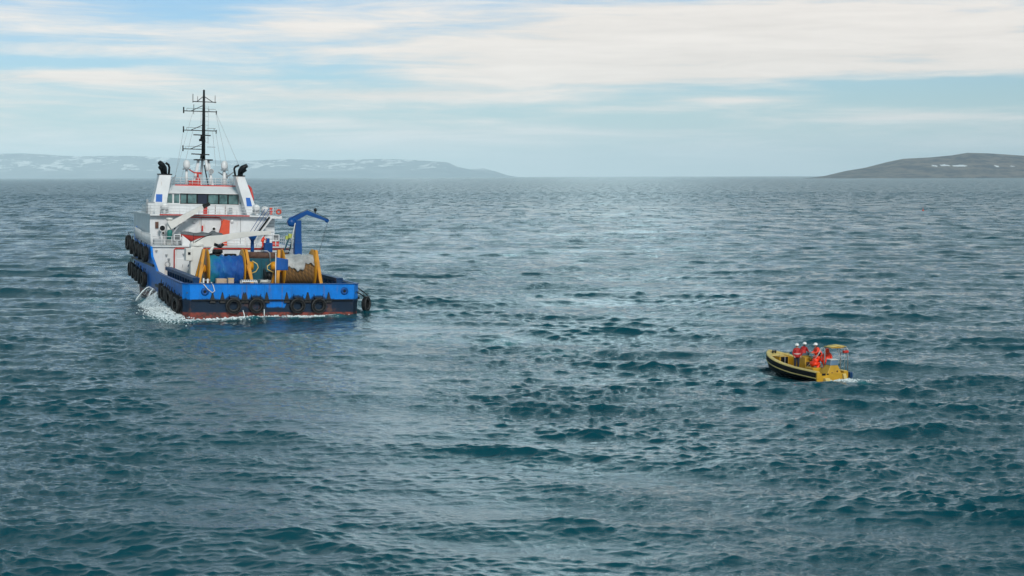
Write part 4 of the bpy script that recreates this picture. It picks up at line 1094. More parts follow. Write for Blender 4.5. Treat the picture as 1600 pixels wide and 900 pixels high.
# port quarter cluster
QL = [('tyre of the port quarter cluster right at the stern corner, above the white splash', 2.0, 1.1, 0.88), ('tyre of the port quarter cluster, second forward of the stern corner', 4.4, 1.3, 0.86),
      ('tyre of the port quarter cluster, third forward of the stern corner', 7.2, 1.45, 0.88), ('tyre of the port quarter cluster, fourth forward of the stern corner', 9.6, 1.55, 0.84),
      ('tyre of the port quarter cluster, fifth forward of the stern corner', 12.2, 1.65, 0.86), ('foremost tyre of the port quarter cluster, by the outlet that pours water', 15.2, 1.8, 0.86)]
def side_tyre(x, z, sc, lab, grp, tilt=0, off=0.0):
    t = copy_tree(tyre, label=lab); t['group'] = grp
    t.matrix_world = at(x, 9.62 + off, z, -math.pi / 2) @ Matrix.Rotation(R_(tilt), 4, 'Z') @ Matrix.Scale(sc, 4)
    for c in list(t.children):
        if c.name.startswith('top_plate'): bpy.data.objects.remove(c)
for i, (lab, x, z, s) in enumerate(QL): side_tyre(x, z, s / 0.82, lab, 'tyres on the port quarter', [14, -8, 6, -5, 8, -6][i], 0.24)
for i, x in enumerate((33.6, 37.6, 41.2, 44.8, 48.2)):
    side_tyre(x, 2.0 + 0.14 * i, 1.15, ['aftmost', 'second', 'third', 'fourth', 'foremost'][i] + ' tyre in the low row of five along the port side under the forecastle', 'tyres in the low row on the port side', 3 * (-1) ** i)
for i, (x, z) in enumerate(((32.4, 5.15), (37.4, 5.25), (42.0, 5.4), (46.8, 5.5), (51.2, 5.9))):
    side_tyre(x, z, 1.2, ['aftmost', 'second', 'third', 'fourth', 'foremost'][i] + ' tyre in the high row of five along the blue forecastle side', 'tyres in the high row on the forecastle', 4 * (-1) ** i)
# tyres lying on top of the winch house
for i, (y, z, s) in enumerate(((2.7, 5.5, 0.95), (1.0, 5.5, 0.9), (2.5, 5.98, 0.75))):
    t = copy_tree(tyre, label=['black tyre lying on the winch house beside the white crane', 'black tyre lying flat on the winch house behind the blue covered reel', 'smaller tyre on top of the pile on the winch house'][i])
    for c in list(t.children):
        if c.name.startswith(('top_plate', 'chain')): bpy.data.objects.remove(c)
    t['group'] = 'tyres piled on the winch house'
    t.matrix_world = at(21.6, y, z) @ Matrix.Rotation(R_(90 + (-4, 5, 8)[i]), 4, 'Y') @ Matrix.Scale(s, 4)

# ---------------------------------------------------------------- cable reels
def reel(y0, y1, yl, yr, lab, cat='cable reel'):
    """flange planes y0 > y1; feet spread to yl / yr"""
    t = thing('cable_reel', lab, cat, at(6.5, (y0 + y1) / 2, 2.6), 'cable reels on the aft deck')
    c = (y0 + y1) / 2; a, b = y0 - c, y1 - c; zc = 2.1
    for s, y in ((1, a), (-1, b)):
        MB().lathe([(0.25, -0.06), (2.2, -0.06), (2.26, 0), (2.2, 0.06), (0.25, 0.06)], (0, y, zc), 'Y', 40).build('flange', 'yellow', t)
        foot = (yl if s > 0 else yr) - c
        yo = y + s * 0.22
        mb = MB()
        mb.hexa([(-1.75, foot, 0.05), (-1.1, foot, 0.05), (-1.1, foot + s * 0.35, 0.05), (-1.75, foot + s * 0.35, 0.05), (-0.42, yo, 4.25), (-0.05, yo, 4.25), (-0.05, yo + s * 0.28, 4.25), (-0.42, yo + s * 0.28, 4.25)])
        mb.hexa([(1.1, foot, 0.05), (1.75, foot, 0.05), (1.75, foot + s * 0.35, 0.05), (1.1, foot + s * 0.35, 0.05), (0.05, yo, 4.25), (0.35, yo, 4.25), (0.35, yo + s * 0.25, 4.25), (0.05, yo + s * 0.25, 4.25)])
        mb.hexa([(-1.6, foot + s * .1, 0.1), (1.6, foot + s * .1, 0.1), (1.6, foot + s * 0.18, 0.1), (-1.6, foot + s * 0.18, 0.1), (-0.30, yo + s * .1, 4.2), (0.30, yo + s * .1, 4.2), (0.30, yo + s * 0.18, 4.2), (-0.30, yo + s * 0.18, 4.2)])
        mb.hexa([(-1.35, foot - s * 0.1, 0.9), (1.35, foot - s * 0.1, 0.9), (1.35, foot + s * 0.1, 0.9), (-1.35, foot + s * 0.1, 0.9), (-0.85, yo + s * 0.1, 2.6), (0.85, yo + s * 0.1, 2.6), (0.85, yo + s * 0.2, 2.6), (-0.85, yo + s * 0.2, 2.6)])
        mb.box(-2.0, 2.0, min(foot, foot + s * 0.5), max(foot, foot + s * 0.5), 0.0, 0.14)
        mb.lathe([(0.001, -0.3), (0.42, -0.3), (0.42, 0.3), (0.001, 0.3)], (0, yo + s * 0.2, zc), 'Y', 16)
        mb.build('stand', 'yellow', t)
    return t, a, b, zc
r1, a, b, zc = reel(6.05, 2.2, 7.0, 1.45, 'yellow cable reel under a blue and green net cover, port side of aft deck')
n = 40; prof = []
mb = MB(); v = []; f = []; NYY = 26
for j in range(NYY + 1):
    y = a - 0.1 + (b - a + 0.2) * j / NYY
    for k in range(n):
        t_ = 2 * math.pi * k / n
        sag = 0.10 * math.sin(3 * t_ + j * 0.9) + 0.06 * math.sin(7 * t_ - j * 0.7) + random.uniform(-0.03, 0.03)
        r = 1.60 + sag * 0.7 + (0.05 * math.sin(j * 1.3)); 
        if math.sin(t_) < -0.3: r *= 0.97
        v.append((r * math.cos(t_), y, zc - 0.15 + r * math.sin(t_) * 1.0))
for j in range(NYY):
    for k in range(n): f.append((j * n + k, j * n + (k + 1) % n, (j + 1) * n + (k + 1) % n, (j + 1) * n + k))
mb.add(v, f, True).build('net_cover', 'drumcover', r1)
g = MB().lathe([(0.001, -0.35), (0.42, -0.35), (0.5, -0.1), (0.5, 0.1), (0.36, 0.4), (0.001, 0.4)], (0, b - 0.85, zc + 0.35), 'Y', 18).build('drive_motor', 'yellow', r1)
MB().tube([(0, b - 1.1, zc + 0.9), (-0.1, b - 1.6, zc + 0.6), (-0.1, b - 1.75, zc + 0.2), (-0.1, b - 1.5, zc - 0.25), (0, b - 0.9, zc - 0.5)], 0.06, 8).build('hose_loop', 'ribtop', g)
r2, a, b, zc = reel(-2.15, -5.55, -1.55, -6.15, 'yellow reel of brown rope half covered by a grey tarpaulin on the aft deck')
pr = []; y = a
while y > b: pr += [(1.42, y), (1.56, y - 0.07), (1.42, y - 0.14)]; y -= 0.16
MB().lathe([(p[0], p[1]) for p in pr], (0, 0, zc - 0.1), 'Y', 48).build('rope_coil', 'coil', r2)
mb = MB(); v = []; f = []; NK = 30
for j in range(21):
    y = a - 0.05 + (b - a + 0.1) * j / 20
    lo = 14 + 7 * math.sin(j * 0.5) - 4 * math.sin(j * 1.7) + (10 if j > 13 else -6)
    for k in range(NK + 1):
        ang = R_(lo + (170 - lo) * k / NK)
        r = 1.74 + 0.05 * math.sin(j * 1.1 + k * 0.5) + 0.04 * math.sin(k * 1.3 - j * 0.6) + random.uniform(-.02, .02)
        v.append((-r * math.cos(ang), y, zc - 0.1 + r * math.sin(ang)))
for j in range(20):
    for k in range(NK): f.append((j * (NK + 1) + k, j * (NK + 1) + k + 1, (j + 1) * (NK + 1) + k + 1, (j + 1) * (NK + 1) + k))
o = mb.add(v, f, True).build('tarpaulin', 'tarpgrey', r2)
so = o.modifiers.new('thick', 'SOLIDIFY'); so.thickness = 0.04
g = MB().lathe([(0.001, -0.4), (0.36, -0.4), (0.5, -0.1), (0.5, 0.1), (0.42, 0.35), (0.001, 0.35)], (0, a + 0.85, zc + 0.35), 'Y', 18).build('drive_motor', 'yellow', r2)
MB().tube([(0, a + 1.1, zc + 0.7), (-0.1, a + 1.6, zc + 0.35), (-0.1, a + 1.6, zc + 0.0), (0, a + 0.9, zc - 0.35)], 0.06, 8).build('hose_loop', 'ribtop', g)

# ---------------------------------------------------------------- stern flag
fg = thing('stern_flag', 'plain blue flag hanging from a white staff at the middle of the stern', 'flag', at(1.0, -0.42, 2.6))
MB().tube([(0, 0, 0), (0, 0, 4.05)], [0.06, 0.045], 8).ball((0, 0, 4.08), 0.08, 6).build('staff', 'white2', fg)
v = []; f = []; NA_, NB_ = 16, 12
for i in range(NA_ + 1):
    for j in range(NB_ + 1):
        u = i / NA_; w = j / NB_
        v.append((0.12 * math.sin(u * 7 + w) * u, -0.04 - u * 1.32, 3.66 - w * 1.38 - 0.22 * u * (1 - w) + 0.06 * u * math.sin(w * 3)))
for i in range(NA_):
    for j in range(NB_): f.append((i * (NB_ + 1) + j, i * (NB_ + 1) + j + 1, (i + 1) * (NB_ + 1) + j + 1, (i + 1) * (NB_ + 1) + j))
o = MB().add(v, f, True).build('cloth', 'flag', fg)
so = o.modifiers.new('thick', 'SOLIDIFY'); so.thickness = 0.015

# ---------------------------------------------------------------- small cargo
c = thing('crate', 'open pale wooden crate on deck under the blue covered reel', 'crate', at(2.6, 5.1, 2.6))
mb = MB(); mb.box(-0.4, 0.4, -0.55, 0.55, 0.0, 0.08)
for z in (0.12, 0.45, 0.78, 1.05): mb.box(-0.4, -0.36, -0.55, 0.55, z, z + 0.24); mb.box(0.36, 0.4, -0.55, 0.55, z, z + 0.24); mb.box(-0.36, 0.36, -0.55, -0.51, z, z + 0.24); mb.box(-0.36, 0.36, 0.51, 0.55, z, z + 0.24)
mb.build('slat_panel', 'wood', c)
c = thing('crate', 'small cardboard-coloured box beside the slatted crate near the stern rail', 'box', at(1.6, 4.25, 2.6))
MB().box(-0.3, 0.3, -0.3, 0.3, 0, 1.35).build('carton', 'wood', c, 0.02); MB().box(-0.32, 0.32, -0.32, 0.32, 1.35, 1.40).build('lid', 'ribtop', c)
c = thing('pallet_rack', 'low white slatted rack just showing above the stern rail', 'rack', at(1.5, 2.35, 2.6))
mb = MB()
for k in range(8): mb.box(-0.5, 0.5, -0.8 + k * 0.21, -0.68 + k * 0.21, 1.12, 1.22)
mb.box(-0.5, -0.42, -0.85, 0.85, 1.0, 1.12); mb.box(0.42, 0.5, -0.85, 0.85, 1.0, 1.12)
mb.build('slat_top', 'white2', c)
mb = MB()
for x in (-0.46, 0.46):
    for y in (-0.8, 0.8): mb.box(x - 0.04, x + 0.04, y - 0.04, y + 0.04, 0, 1.0)
mb.build('rack_frame', 'white2', c)
MB().tube([(1.2 + 0.18 * math.cos(t), 0.75 + 0.4 * math.sin(t), 3.6 + 0.02 * t) for t in [i * 0.5 for i in range(24)]], 0.05, 6).build('rope_coil', 'rope', ship)

# ---------------------------------------------------------------- rescue boat on its cradle
rb = thing('rescue_boat', 'small red rescue boat under a dark grey cover on the boat deck', 'boat', at(34.2, 2.55, 6.2))
v = []; f = []; NS = 16
for i in range(NS + 1):
    u = i / NS; y = 2.5 - 5.0 * u
    w = 0.95 * (1 - (1 - min(1, u * 2.2)) ** 2.2) if u < 0.46 else 0.95 - 0.12 * (u - 0.46)
    w = max(w, 0.05); keel = 0.45 + 0.65 * max(0, 1 - u * 3) ** 1.5; gun = 1.42 + 0.16 * max(0, 1 - u * 3)
    v += [(-w, y, gun), (-w * 0.92, y, gun - 0.35), (-w * 0.45, y, keel + 0.15), (0, y, keel), (w * 0.45, y, keel + 0.15), (w * 0.92, y, gun - 0.35), (w, y, gun)]
for i in range(NS):
    for k in range(6): f.append((i * 7 + k, i * 7 + k + 1, (i + 1) * 7 + k + 1, (i + 1) * 7 + k))
f.append(tuple(NS * 7 + k for k in range(7)))
MB().add(v, f, True).build('boat_hull', 'red', rb)
v = []; f = []
for i in range(NS + 1):
    u = i / NS; y = 2.56 - 5.12 * u; w = v and 0 or 0
    w = 1.02 * (1 - (1 - min(1, u * 2.2)) ** 2.2) if u < 0.46 else 1.02 - 0.12 * (u - 0.46)
    w = max(w, 0.06); gun = 1.43 + 0.16 * max(0, 1 - u * 3); pk = gun + 0.12 + (0.10 * math.sin(u * 9) ** 2) + (0.25 if 0.72 < u < 0.86 else 0)
    v += [(-w, y, gun - 0.18), (-w, y, gun + 0.02), (-w * 0.5, y, pk - 0.02), (0, y, pk + 0.03), (w * 0.5, y, pk - 0.02), (w, y, gun + 0.02), (w, y, gun - 0.18)]
for i in range(NS):
    for k in range(6): f.append((i * 7 + k, i * 7 + k + 1, (i + 1) * 7 + k + 1, (i + 1) * 7 + k))
MB().add(v, f, True).build('boat_cover', 'covergrey', rb)
cr = MB().prism([(2.4, 0.0), (2.4, 1.3), (1.7, 0.75), (1.4, 0.5), (1.4, 0)], 0.2, 'YZ', -0.5).prism([(-2.2, 0.0), (-2.2, 0.9), (-1.9, 0.5), (-1.3, 0.5), (-1.3, 0)], 0.2, 'YZ', -0.5)
cr.build('boat_cradle', 'white2', ship).matrix_parent_inverse = Matrix()
[o for o in ship.children if o.name.startswith('boat_cradle')][0].location = (34.2, 2.55, 6.2)

# ==================================================================== PEOPLE
def person(label, mw, pose, mats, hat='helmet', group=None, scale=1.0, vest=False, bulk=1.0):
    """one continuous skinned body; mats: (torso+arms, legs, boots)"""
    J = dict(POSES[pose])
    names = list(J)
    rad = dict(pelvis=.155, waist=.145, chest=.175, upper=.15, neck=.062, chin=.078, head=.10, crown=.07,
               shL=.085, elL=.058, wrL=.042, paL=.04, shR=.085, elR=.058, wrR=.042, paR=.04,
               hiL=.115, knL=.08, anL=.058, toL=.045, hiR=.115, knR=.08, anR=.058, toR=.045)
    E_ = [('pelvis', 'waist'), ('waist', 'chest'), ('chest', 'upper'), ('upper', 'neck'), ('neck', 'chin'), ('chin', 'head'), ('head', 'crown'),
          ('upper', 'shL'), ('shL', 'elL'), ('elL', 'wrL'), ('wrL', 'paL'), ('upper', 'shR'), ('shR', 'elR'), ('elR', 'wrR'), ('wrR', 'paR'),
          ('pelvis', 'hiL'), ('hiL', 'knL'), ('knL', 'anL'), ('anL', 'toL'), ('pelvis', 'hiR'), ('hiR', 'knR'), ('knR', 'anR'), ('anR', 'toR')]
    P = [Vector(J[n]) for n in names]; R = [rad[n] * (bulk if n not in ('neck', 'chin', 'head', 'crown', 'paL', 'paR', 'wrL', 'wrR') else 1) for n in names]; EI = [(names.index(a), names.index(b)) for a, b in E_]
    for s in 'LR':   # five bent fingers on each palm
        pa = names.index('pa' + s); wr = names.index('wr' + s)
        d = (P[pa] - P[wr]).normalized(); side = d.cross(Vector((1, 0.2, 0.1))).normalized(); bend = side.cross(d).normalized()
        for k, (off, ln) in enumerate(((-.032, .075), (-.011, .085), (.011, .08), (.032, .065), (-.05, .055))):
            base = P[pa] + side * off + d * (0.02 if k < 4 else -0.03)
            m1 = base + d * ln * .5 + side * (off * .3 if k < 4 else -.02)
            m2 = m1 + (d * .35 + bend * .35) * ln
            i0 = len(P); P += [base, m1, m2]; R += [.013, .011, .009]
            EI += [(pa, i0), (i0, i0 + 1), (i0 + 1, i0 + 2)]
    me = bpy.data.meshes.new('tmp'); me.from_pydata([tuple(p) for p in P], EI, []); me.update()
    ob = bpy.data.objects.new('tmp', me); COL.objects.link(ob)
    md = ob.modifiers.new('skin', 'SKIN'); md.use_smooth_shade = True
    sv = me.skin_vertices[0].data
    for i, r in enumerate(R): sv[i].radius = (r, r * (1.0 if i >= len(names) or names[i] not in ('chest', 'upper', 'waist', 'pelvis') else 0.82)); sv[i].use_root = (i == 0)
    ob.modifiers.new('sub', 'SUBSURF').levels = 1
    dg = bpy.context.evaluated_depsgraph_get()
    m2 = bpy.data.meshes.new_from_object(ob.evaluated_get(dg))
    bpy.data.objects.remove(ob)
    body = bpy.data.objects.new('person', m2); COL.objects.link(body)
    m2.materials.clear()
    for mm in (mats[0], mats[1], mats[2], 'skin', 'hair'): m2.materials.append(M[mm])
    segs = []
    for a, b in E_:
        key = 0
        if a in ('hiL', 'hiR') or b in ('hiL', 'hiR') or a in ('knL', 'knR'): key = 1
        if a in ('anL', 'anR'): key = 2
        if a in ('neck', 'chin', 'head'): key = 3
        if a in ('wrL', 'wrR'): key = 3
        segs.append((np.array(J[a]), np.array(J[b]), key))
    hd = np.array(J['head']); fw = Vector(J['head']) - Vector(J['neck'])
    cen = np.empty(len(m2.polygons) * 3); m2.polygons.foreach_get('center', cen); cen = cen.reshape(-1, 3)
    best = np.full(len(cen), 9.); idx = np.zeros(len(cen), int)
    for a, b, key in segs:
        ab = b - a; t = np.clip(((cen - a) @ ab) / (ab @ ab), 0, 1)[:, None]
        dd = np.linalg.norm(cen - (a + t * ab), axis=1)
        up = dd < best; best[up] = dd[up]; idx[up] = key
    face = J.get('face', (1, 0, 0))
    backhead = (idx == 3) & (np.linalg.norm(cen - hd, axis=1) < 0.16) & ((((cen - hd) @ np.array([1, 0, -0.35])) < 0.03))
    idx[backhead] = 4
    if hat == 'hood': idx[backhead] = 0
    m2.polygons.foreach_set('material_index', idx.astype(np.int32))
    m2.polygons.foreach_set('use_smooth', np.ones(len(idx), bool))
    body.matrix_world = mw @ Matrix.Scale(scale, 4)
    tag(body, label, 'person', group)
    h = Vector(J['head'])
    # face: eyes, nose, mouth, ears
    mb = MB()
    for s in (-1, 1): mb.ball(h + Vector((.093, .035 * s, .0)), .014, 5)
    mb.build('eyes', 'hair', body)
    mb = MB().hexa([h + Vector(q) for q in ((.085, -.016, -.045), (.135, -.012, -.04), (.135, .012, -.04), (.085, .016, -.045), (.085, -.008, .01), (.1, -.006, .01), (.1, .006, .01), (.085, .008, .01))])
    for s in (-1, 1): mb.ball(h + Vector((0, .1 * s, -.01)), .026, 5, 1.3)
    mb.build('nose', 'skin', body)
    if hat == 'helmet':
        he = MB().lathe([(.155, -.005), (.145, .01), (.138, .05), (.115, .105), (.07, .14), (.001, .15)], h + Vector((0, 0, .035)), 'Z', 20)
        he.prism([(.10, -.08), (.205, -.055), (.205, .055), (.10, .08)], .015, 'XY', h.z + .03)
        if h.x or h.y: he.v[-8:] = [(x + h.x, y + h.y, z) for x, y, z in he.v[-8:]]
        he.build('helmet', 'helmet', body)
    elif hat == 'hood':
        MB().lathe([(.10, -.14), (.145, -.06), (.15, .02), (.12, .1), (.06, .14), (.001, .15)], h + Vector((-.025, 0, 0)), 'Z', 16).build('hood', mats[0], body)
    else:
        MB().lathe([(.115, -.01), (.118, .04), (.09, .09), (.001, .12)], h + Vector((-.012, 0, .01)), 'Z', 16).build('cap', hat, body)
    # jacket skirt: follows the torso from chest to hip
    p0, p1, p2 = Vector(J['pelvis']), Vector(J['waist']), Vector(J['chest'])
    mb = MB()
    lo = p0 - (p1 - p0).normalized() * .10
    mb.tube([lo, p0, p1, p2], [.195 * bulk, .20 * bulk, .19 * bulk, .17 * bulk], 16)
    if pose != 'crouch': mb.build('jacket', mats[0], body)
    if vest:
        MB().tube([p1 - (p2 - p1).normalized() * .0, p1 + (p2 - p1).normalized() * .05], .207 * bulk + .008, 16, cap=False).build('tape_band', 'reflect', body)
    return body

POSES = {
 'stand': dict(pelvis=(0, 0, .93), waist=(0, 0, 1.08), chest=(.01, 0, 1.26), upper=(0, 0, 1.40), neck=(0, 0, 1.50), chin=(.02, 0, 1.56), head=(.02, 0, 1.65), crown=(.0, 0, 1.72),
   shL=(0, .19, 1.41), elL=(-.02, .28, 1.13), wrL=(.12, .25, .93), paL=(.17, .23, .87), shR=(0, -.19, 1.41), elR=(-.02, -.28, 1.13), wrR=(.12, -.25, .93), paR=(.17, -.23, .87),
   hiL=(0, .10, .87), knL=(.03, .12, .48), anL=(-.01, .13, .09), toL=(.14, .15, .04), hiR=(0, -.10, .87), knR=(.03, -.12, .48), anR=(-.01, -.13, .09), toR=(.14, -.15, .04)),
 'work': dict(pelvis=(-.05, 0, .90), waist=(0, 0, 1.06), chest=(.06, 0, 1.23), upper=(.10, 0, 1.36), neck=(.14, 0, 1.46), chin=(.18, 0, 1.51), head=(.20, 0, 1.60), crown=(.20, 0, 1.67),
   shL=(.10, .19, 1.37), elL=(.20, .28, 1.12), wrL=(.42, .20, 1.08), paL=(.49, .18, 1.08), shR=(.10, -.19, 1.37), elR=(.20, -.28, 1.12), wrR=(.42, -.2, 1.08), paR=(.49, -.18, 1.08),
   hiL=(-.05, .10, .84), knL=(.05, .13, .47), anL=(-.08, .14, .09), toL=(.07, .16, .04), hiR=(-.05, -.10, .84), knR=(.0, -.12, .46), anR=(-.12, -.12, .09), toR=(.03, -.14, .04)),
 'sit': dict(pelvis=(0, 0, .50), waist=(.02, 0, .64), chest=(.06, 0, .83), upper=(.09, 0, .97), neck=(.12, 0, 1.07), chin=(.16, 0, 1.12), head=(.18, 0, 1.21), crown=(.17, 0, 1.28),
   shL=(.09, .19, .98), elL=(.16, .29, .74), wrL=(.36, .20, .64), paL=(.42, .17, .62), shR=(.09, -.19, .98), elR=(.16, -.29, .74), wrR=(.36, -.2, .64), paR=(.42, -.17, .62),
   hiL=(.02, .11, .48), knL=(.42, .17, .52), anL=(.42, .17, .10), toL=(.56, .19, .05), hiR=(.02, -.11, .48), knR=(.42, -.17, .52), anR=(.42, -.17, .10), toR=(.56, -.19, .05)),
 'crouch': dict(pelvis=(-.10, 0, .42), waist=(.02, 0, .53), chest=(.17, 0, .66), upper=(.28, 0, .76), neck=(.36, 0, .84), chin=(.41, 0, .87), head=(.47, 0, .94), crown=(.49, 0, 1.01),
   shL=(.27, .19, .76), elL=(.42, .28, .55), wrL=(.56, .16, .42), paL=(.61, .13, .38), shR=(.27, -.19, .76), elR=(.42, -.28, .55), wrR=(.56, -.16, .42), paR=(.61, -.13, .38),
   hiL=(-.08, .11, .42), knL=(.28, .22, .42), anL=(-.02, .2, .10), toL=(.12, .22, .05), hiR=(-.08, -.11, .42), knR=(.28, -.22, .42), anR=(-.02, -.2, .10), toR=(.12, -.22, .05)),
}
PI = math.pi
person('person in blue work clothes standing on the aft deck by the white deckhouse wall', at(30.9, 4.3, 2.6, PI * 0.9), 'work', ('bluecloth', 'navy', 'black'), 'navy')
person('person in orange suit and white helmet on the ship deck beside a blue winch control', at(31.1, -4.62, 6.0, -PI * 0.55), 'work', ('osuit', 'osuit', 'black'), 'helmet', scale=1.04)
person('dark figure of a person seen through the wheelhouse windows', at(45.6, 0.2 - 0.6, 10.55, PI * 0.95), 'stand', ('navy', 'navy', 'black'), 'navy', scale=0.95)

# ==================================================================== THE WORKBOAT
rib = thing('workboat', 'open yellow workboat with a black side band carrying five people in red and orange', 'boat', RIB)
LB = 8.35
def hw(x):      # gunwale half breadth
    if x < 4.6: return 1.38 - 0.02 * (4.6 - x) / 4.6
    u = (x - 4.6) / (LB - 4.6)
    return max(0.03, 1.38 * (1 - u ** 2.3) ** 0.75)
def sheer(x): return 0.62 + 0.10 * (x / 4) + (0.58 * max(0, (x - 3) / 5.35) ** 1.5)
XS = [0, .4, 1, 2, 3, 4, 4.6, 5.2, 5.8, 6.4, 6.9, 7.3, 7.6, 7.85, 8.05, 8.2, 8.3, 8.35]
def loft(fn, closed=False):
    v = []; f = []; n = None
    for x in XS:
        r = fn(x); n = len(r); v += r
    for i in range(len(XS) - 1):
        for k in range(n if closed else n - 1): f.append((i * n + k, i * n + (k + 1) % n, (i + 1) * n + (k + 1) % n, (i + 1) * n + k))
    if closed: f += [tuple(range(n)), tuple((len(XS) - 1) * n + k for k in range(n))]
    return v, f
for side in (1, -1):
    def sec_band(x):
        w, s = hw(x), sheer(x)
        return [(x, side * w, s - .06), (x, side * (w + .03), s - .12), (x, side * (w + .0), s - .40), (x, side * (w - .06 if w > .1 else w), s - .42), (x, side * (w - .06 if w > .1 else w * .5), s - .06)]
    v, f = loft(sec_band, True); MB().add(v, f).build('side_band', 'rubber', rib)
    def sec_top(x):
        w, s = hw(x), sheer(x); wi = max(w - .34, 0.0) if x < 7.9 else 0.0
        return [(x, side * (w + .015), s - .055), (x, side * w, s - .01), (x, side * (w - .06 if w > .1 else w * .6), s + .03), (x, side * (wi + .05 if w > .4 else wi), s + .03), (x, side * wi, s - .02), (x, side * wi, s - .055)]
    v, f = loft(sec_top, True); MB().add(v, f, False).build('gunwale', 'ribtop', rib)
    def sec_low(x):
        w, s = hw(x), sheer(x)
        rise = 0.55 * max(0, (x - 5) / 3.35) ** 2
        return [(x, side * max(w - .02, .01), s - .40), (x, side * max(w * .97 - .03, .01), s - .47), (x, side * max(w * .9 - .1, .01), -0.02 + rise), (x, side * max(w * .5 - .1, .0), -.22 + rise * 1.2), (x, 0, -.4 + rise * 1.6)]
    v, f = loft(sec_low); MB().add(v, f).build('lower_hull', 'black', rib)
    def sec_stripe(x):
        w, s = hw(x), sheer(x)
        return [(x, side * (w + .02), s - .415), (x, side * (w + .035), s - .45), (x, side * (w + .015), s - .50), (x, side * (w - .04 if w > .1 else 0.01), s - .46)]
    v, f = loft(sec_stripe, True); MB().add(v, f).build('rubbing_strake', 'ribtop', rib)
    def sec_in(x):
        w, s = hw(x), sheer(x); wi = max(w - .34, 0.0) if x < 7.9 else 0.0
        return [(x, side * wi, s - .03), (x, side * wi * .97, s - .3), (x, side * wi * .95, 0.34)]
    v, f = loft(sec_in); MB().add(v, f).build('inner_side', 'ribyellow', rib)
v, f = loft(lambda x: [(x, max(hw(x) - .3, 0), .36), (x, -max(hw(x) - .3, 0), .36)]); MB().add(v, f).build('floor', 'ribyellow', rib)
# foredeck
mb = MB(); v = []
xs = [7.15, 7.5, 7.9]
mb.add([(7.1, .62, sheer(7.1) - .05), (7.1, -.62, sheer(7.1) - .05), (8.0, -.3, sheer(8) - .03), (8.0, .3, sheer(8) - .03), (7.1, .62, sheer(7.1) - .12), (7.1, -.62, sheer(7.1) - .12), (8.0, -.3, sheer(8) - .12), (8.0, .3, sheer(8) - .12)], [(0, 1, 2, 3), (7, 6, 5, 4), (0, 4, 5, 1), (1, 5, 6, 2), (2, 6, 7, 3), (3, 7, 4, 0)]).build('foredeck', 'ribtop', rib)
MB().tube([(7.6, -.12, 1.22), (7.6, -.12, 1.45)], .06, 8).tube([(7.6, .12, 1.22), (7.6, .12, 1.45)], .06, 8).tube([(7.6, -.2, 1.38), (7.6, .2, 1.38)], .045, 8).build('mooring_bitt', 'black', rib)
# dark locker in the bow, console, seats
lk = MB().box(6.2, 6.9, -.42, .42, .36, 1.12).build('bow_locker', 'ribyellow', rib, .04)
MB().box(6.13, 6.2, -.30, .30, .45, 1.08).build('locker_door', 'black', lk)
MB().box(6.1, 6.13, -.05, .03, .45, 1.08).build('door_strip', 'steel', lk)
MB().tube([(6.2, -.42, 1.10), (6.2, -.42, 1.35), (6.2, .42, 1.35), (6.2, .42, 1.10)], .03, 6).build('grab_rail', 'ribtop', lk)
cs = MB().hexa([(3.6, -1.0, .36), (4.5, -1.0, .36), (4.5, -.12, .36), (3.6, -.12, .36), (3.7, -.95, 1.25), (4.4, -.95, 1.38), (4.4, -.2, 1.38), (3.7, -.2, 1.25)]).build('console', 'ribyellow', rib, .05)
MB().box(3.57, 3.62, -.52, -.26, .5, .95).build('console_door', 'brown', cs)
MB().hexa([(4.2, -.9, 1.36), (4.24, -.9, 1.36), (4.24, -.25, 1.36), (4.2, -.25, 1.36), (4.1, -.85, 1.55), (4.14, -.85, 1.55), (4.14, -.3, 1.55), (4.1, -.3, 1.55)]).build('windscreen', 'panel', cs)
MB().lathe([(.17, -.02), (.2, 0), (.17, .02), (.155, 0), (.17, -.02)], (3.6, -.65, 1.2), 'X', 16).build('steering_wheel', 'black', cs)
MB().box(1.5, 2.6, -1.0, .6, .36, .74).build('bench_seat', 'ribyellow', rib, .04)
# engine housing with blue-grey panel
eh = MB().hexa([(-.05, -1.04, .02), (1.1, -1.0, .36), (1.1, .55, .36), (-.05, .62, .02), (.12, -.62, 1.05), (.8, -.6, 1.05), (.8, -.02, 1.05), (.12, .02, 1.05)]).build('engine_housing', 'ribyellow', rib, .03)
MB().hexa([(.10, -.64, 1.052), (.82, -.62, 1.052), (.82, 0, 1.052), (.10, .04, 1.052), (.22, -.66, 1.42), (.72, -.64, 1.42), (.72, -.06, 1.42), (.22, -.08, 1.42)]).build('housing_panel', 'panel', eh, .02)
MB().box(.20, .74, -.69, -.03, 1.42, 1.47).build('housing_lid', 'rope', eh)
for y, z in ((-.05, .5), (-.5, .62), (.25, .28)): MB().lathe([(.001, -.03), (.06, -.03), (.06, .02)], (.0 + .02, y, z), 'X', 10).build('drain_cap', 'brown', eh)
tr = MB().box(-.10, .02, -1.34, 1.34, -.25, .50).box(-.12, .12, -1.36, -1.0, .1, .62).box(-.12, .12, 1.06, 1.36, .1, .62).build('transom', 'ribyellow', rib, .02)
MB().box(-.15, -.1, .62, .92, .38, .52).box(-.14, -.1, .35, .5, .42, .5).build('transom_cutout', 'black', tr)
MB().hexa([(-.45, -1.1, -.1), (-.1, -1.1, -.1), (-.1, -.85, -.1), (-.45, -.85, -.1), (-.2, -1.1, .45), (-.1, -1.1, .45), (-.1, -.85, .45), (-.2, -.85, .45)]).build('trim_step', 'ribtop', tr)
MB().hexa([(-.75, .35, -.25), (-.1, .35, -.25), (-.1, .85, -.25), (-.75, .85, -.25), (-.35, .4, .18), (-.1, .4, .18), (-.1, .8, .18), (-.35, .8, .18)]).build('trim_step', 'ribtop', tr)
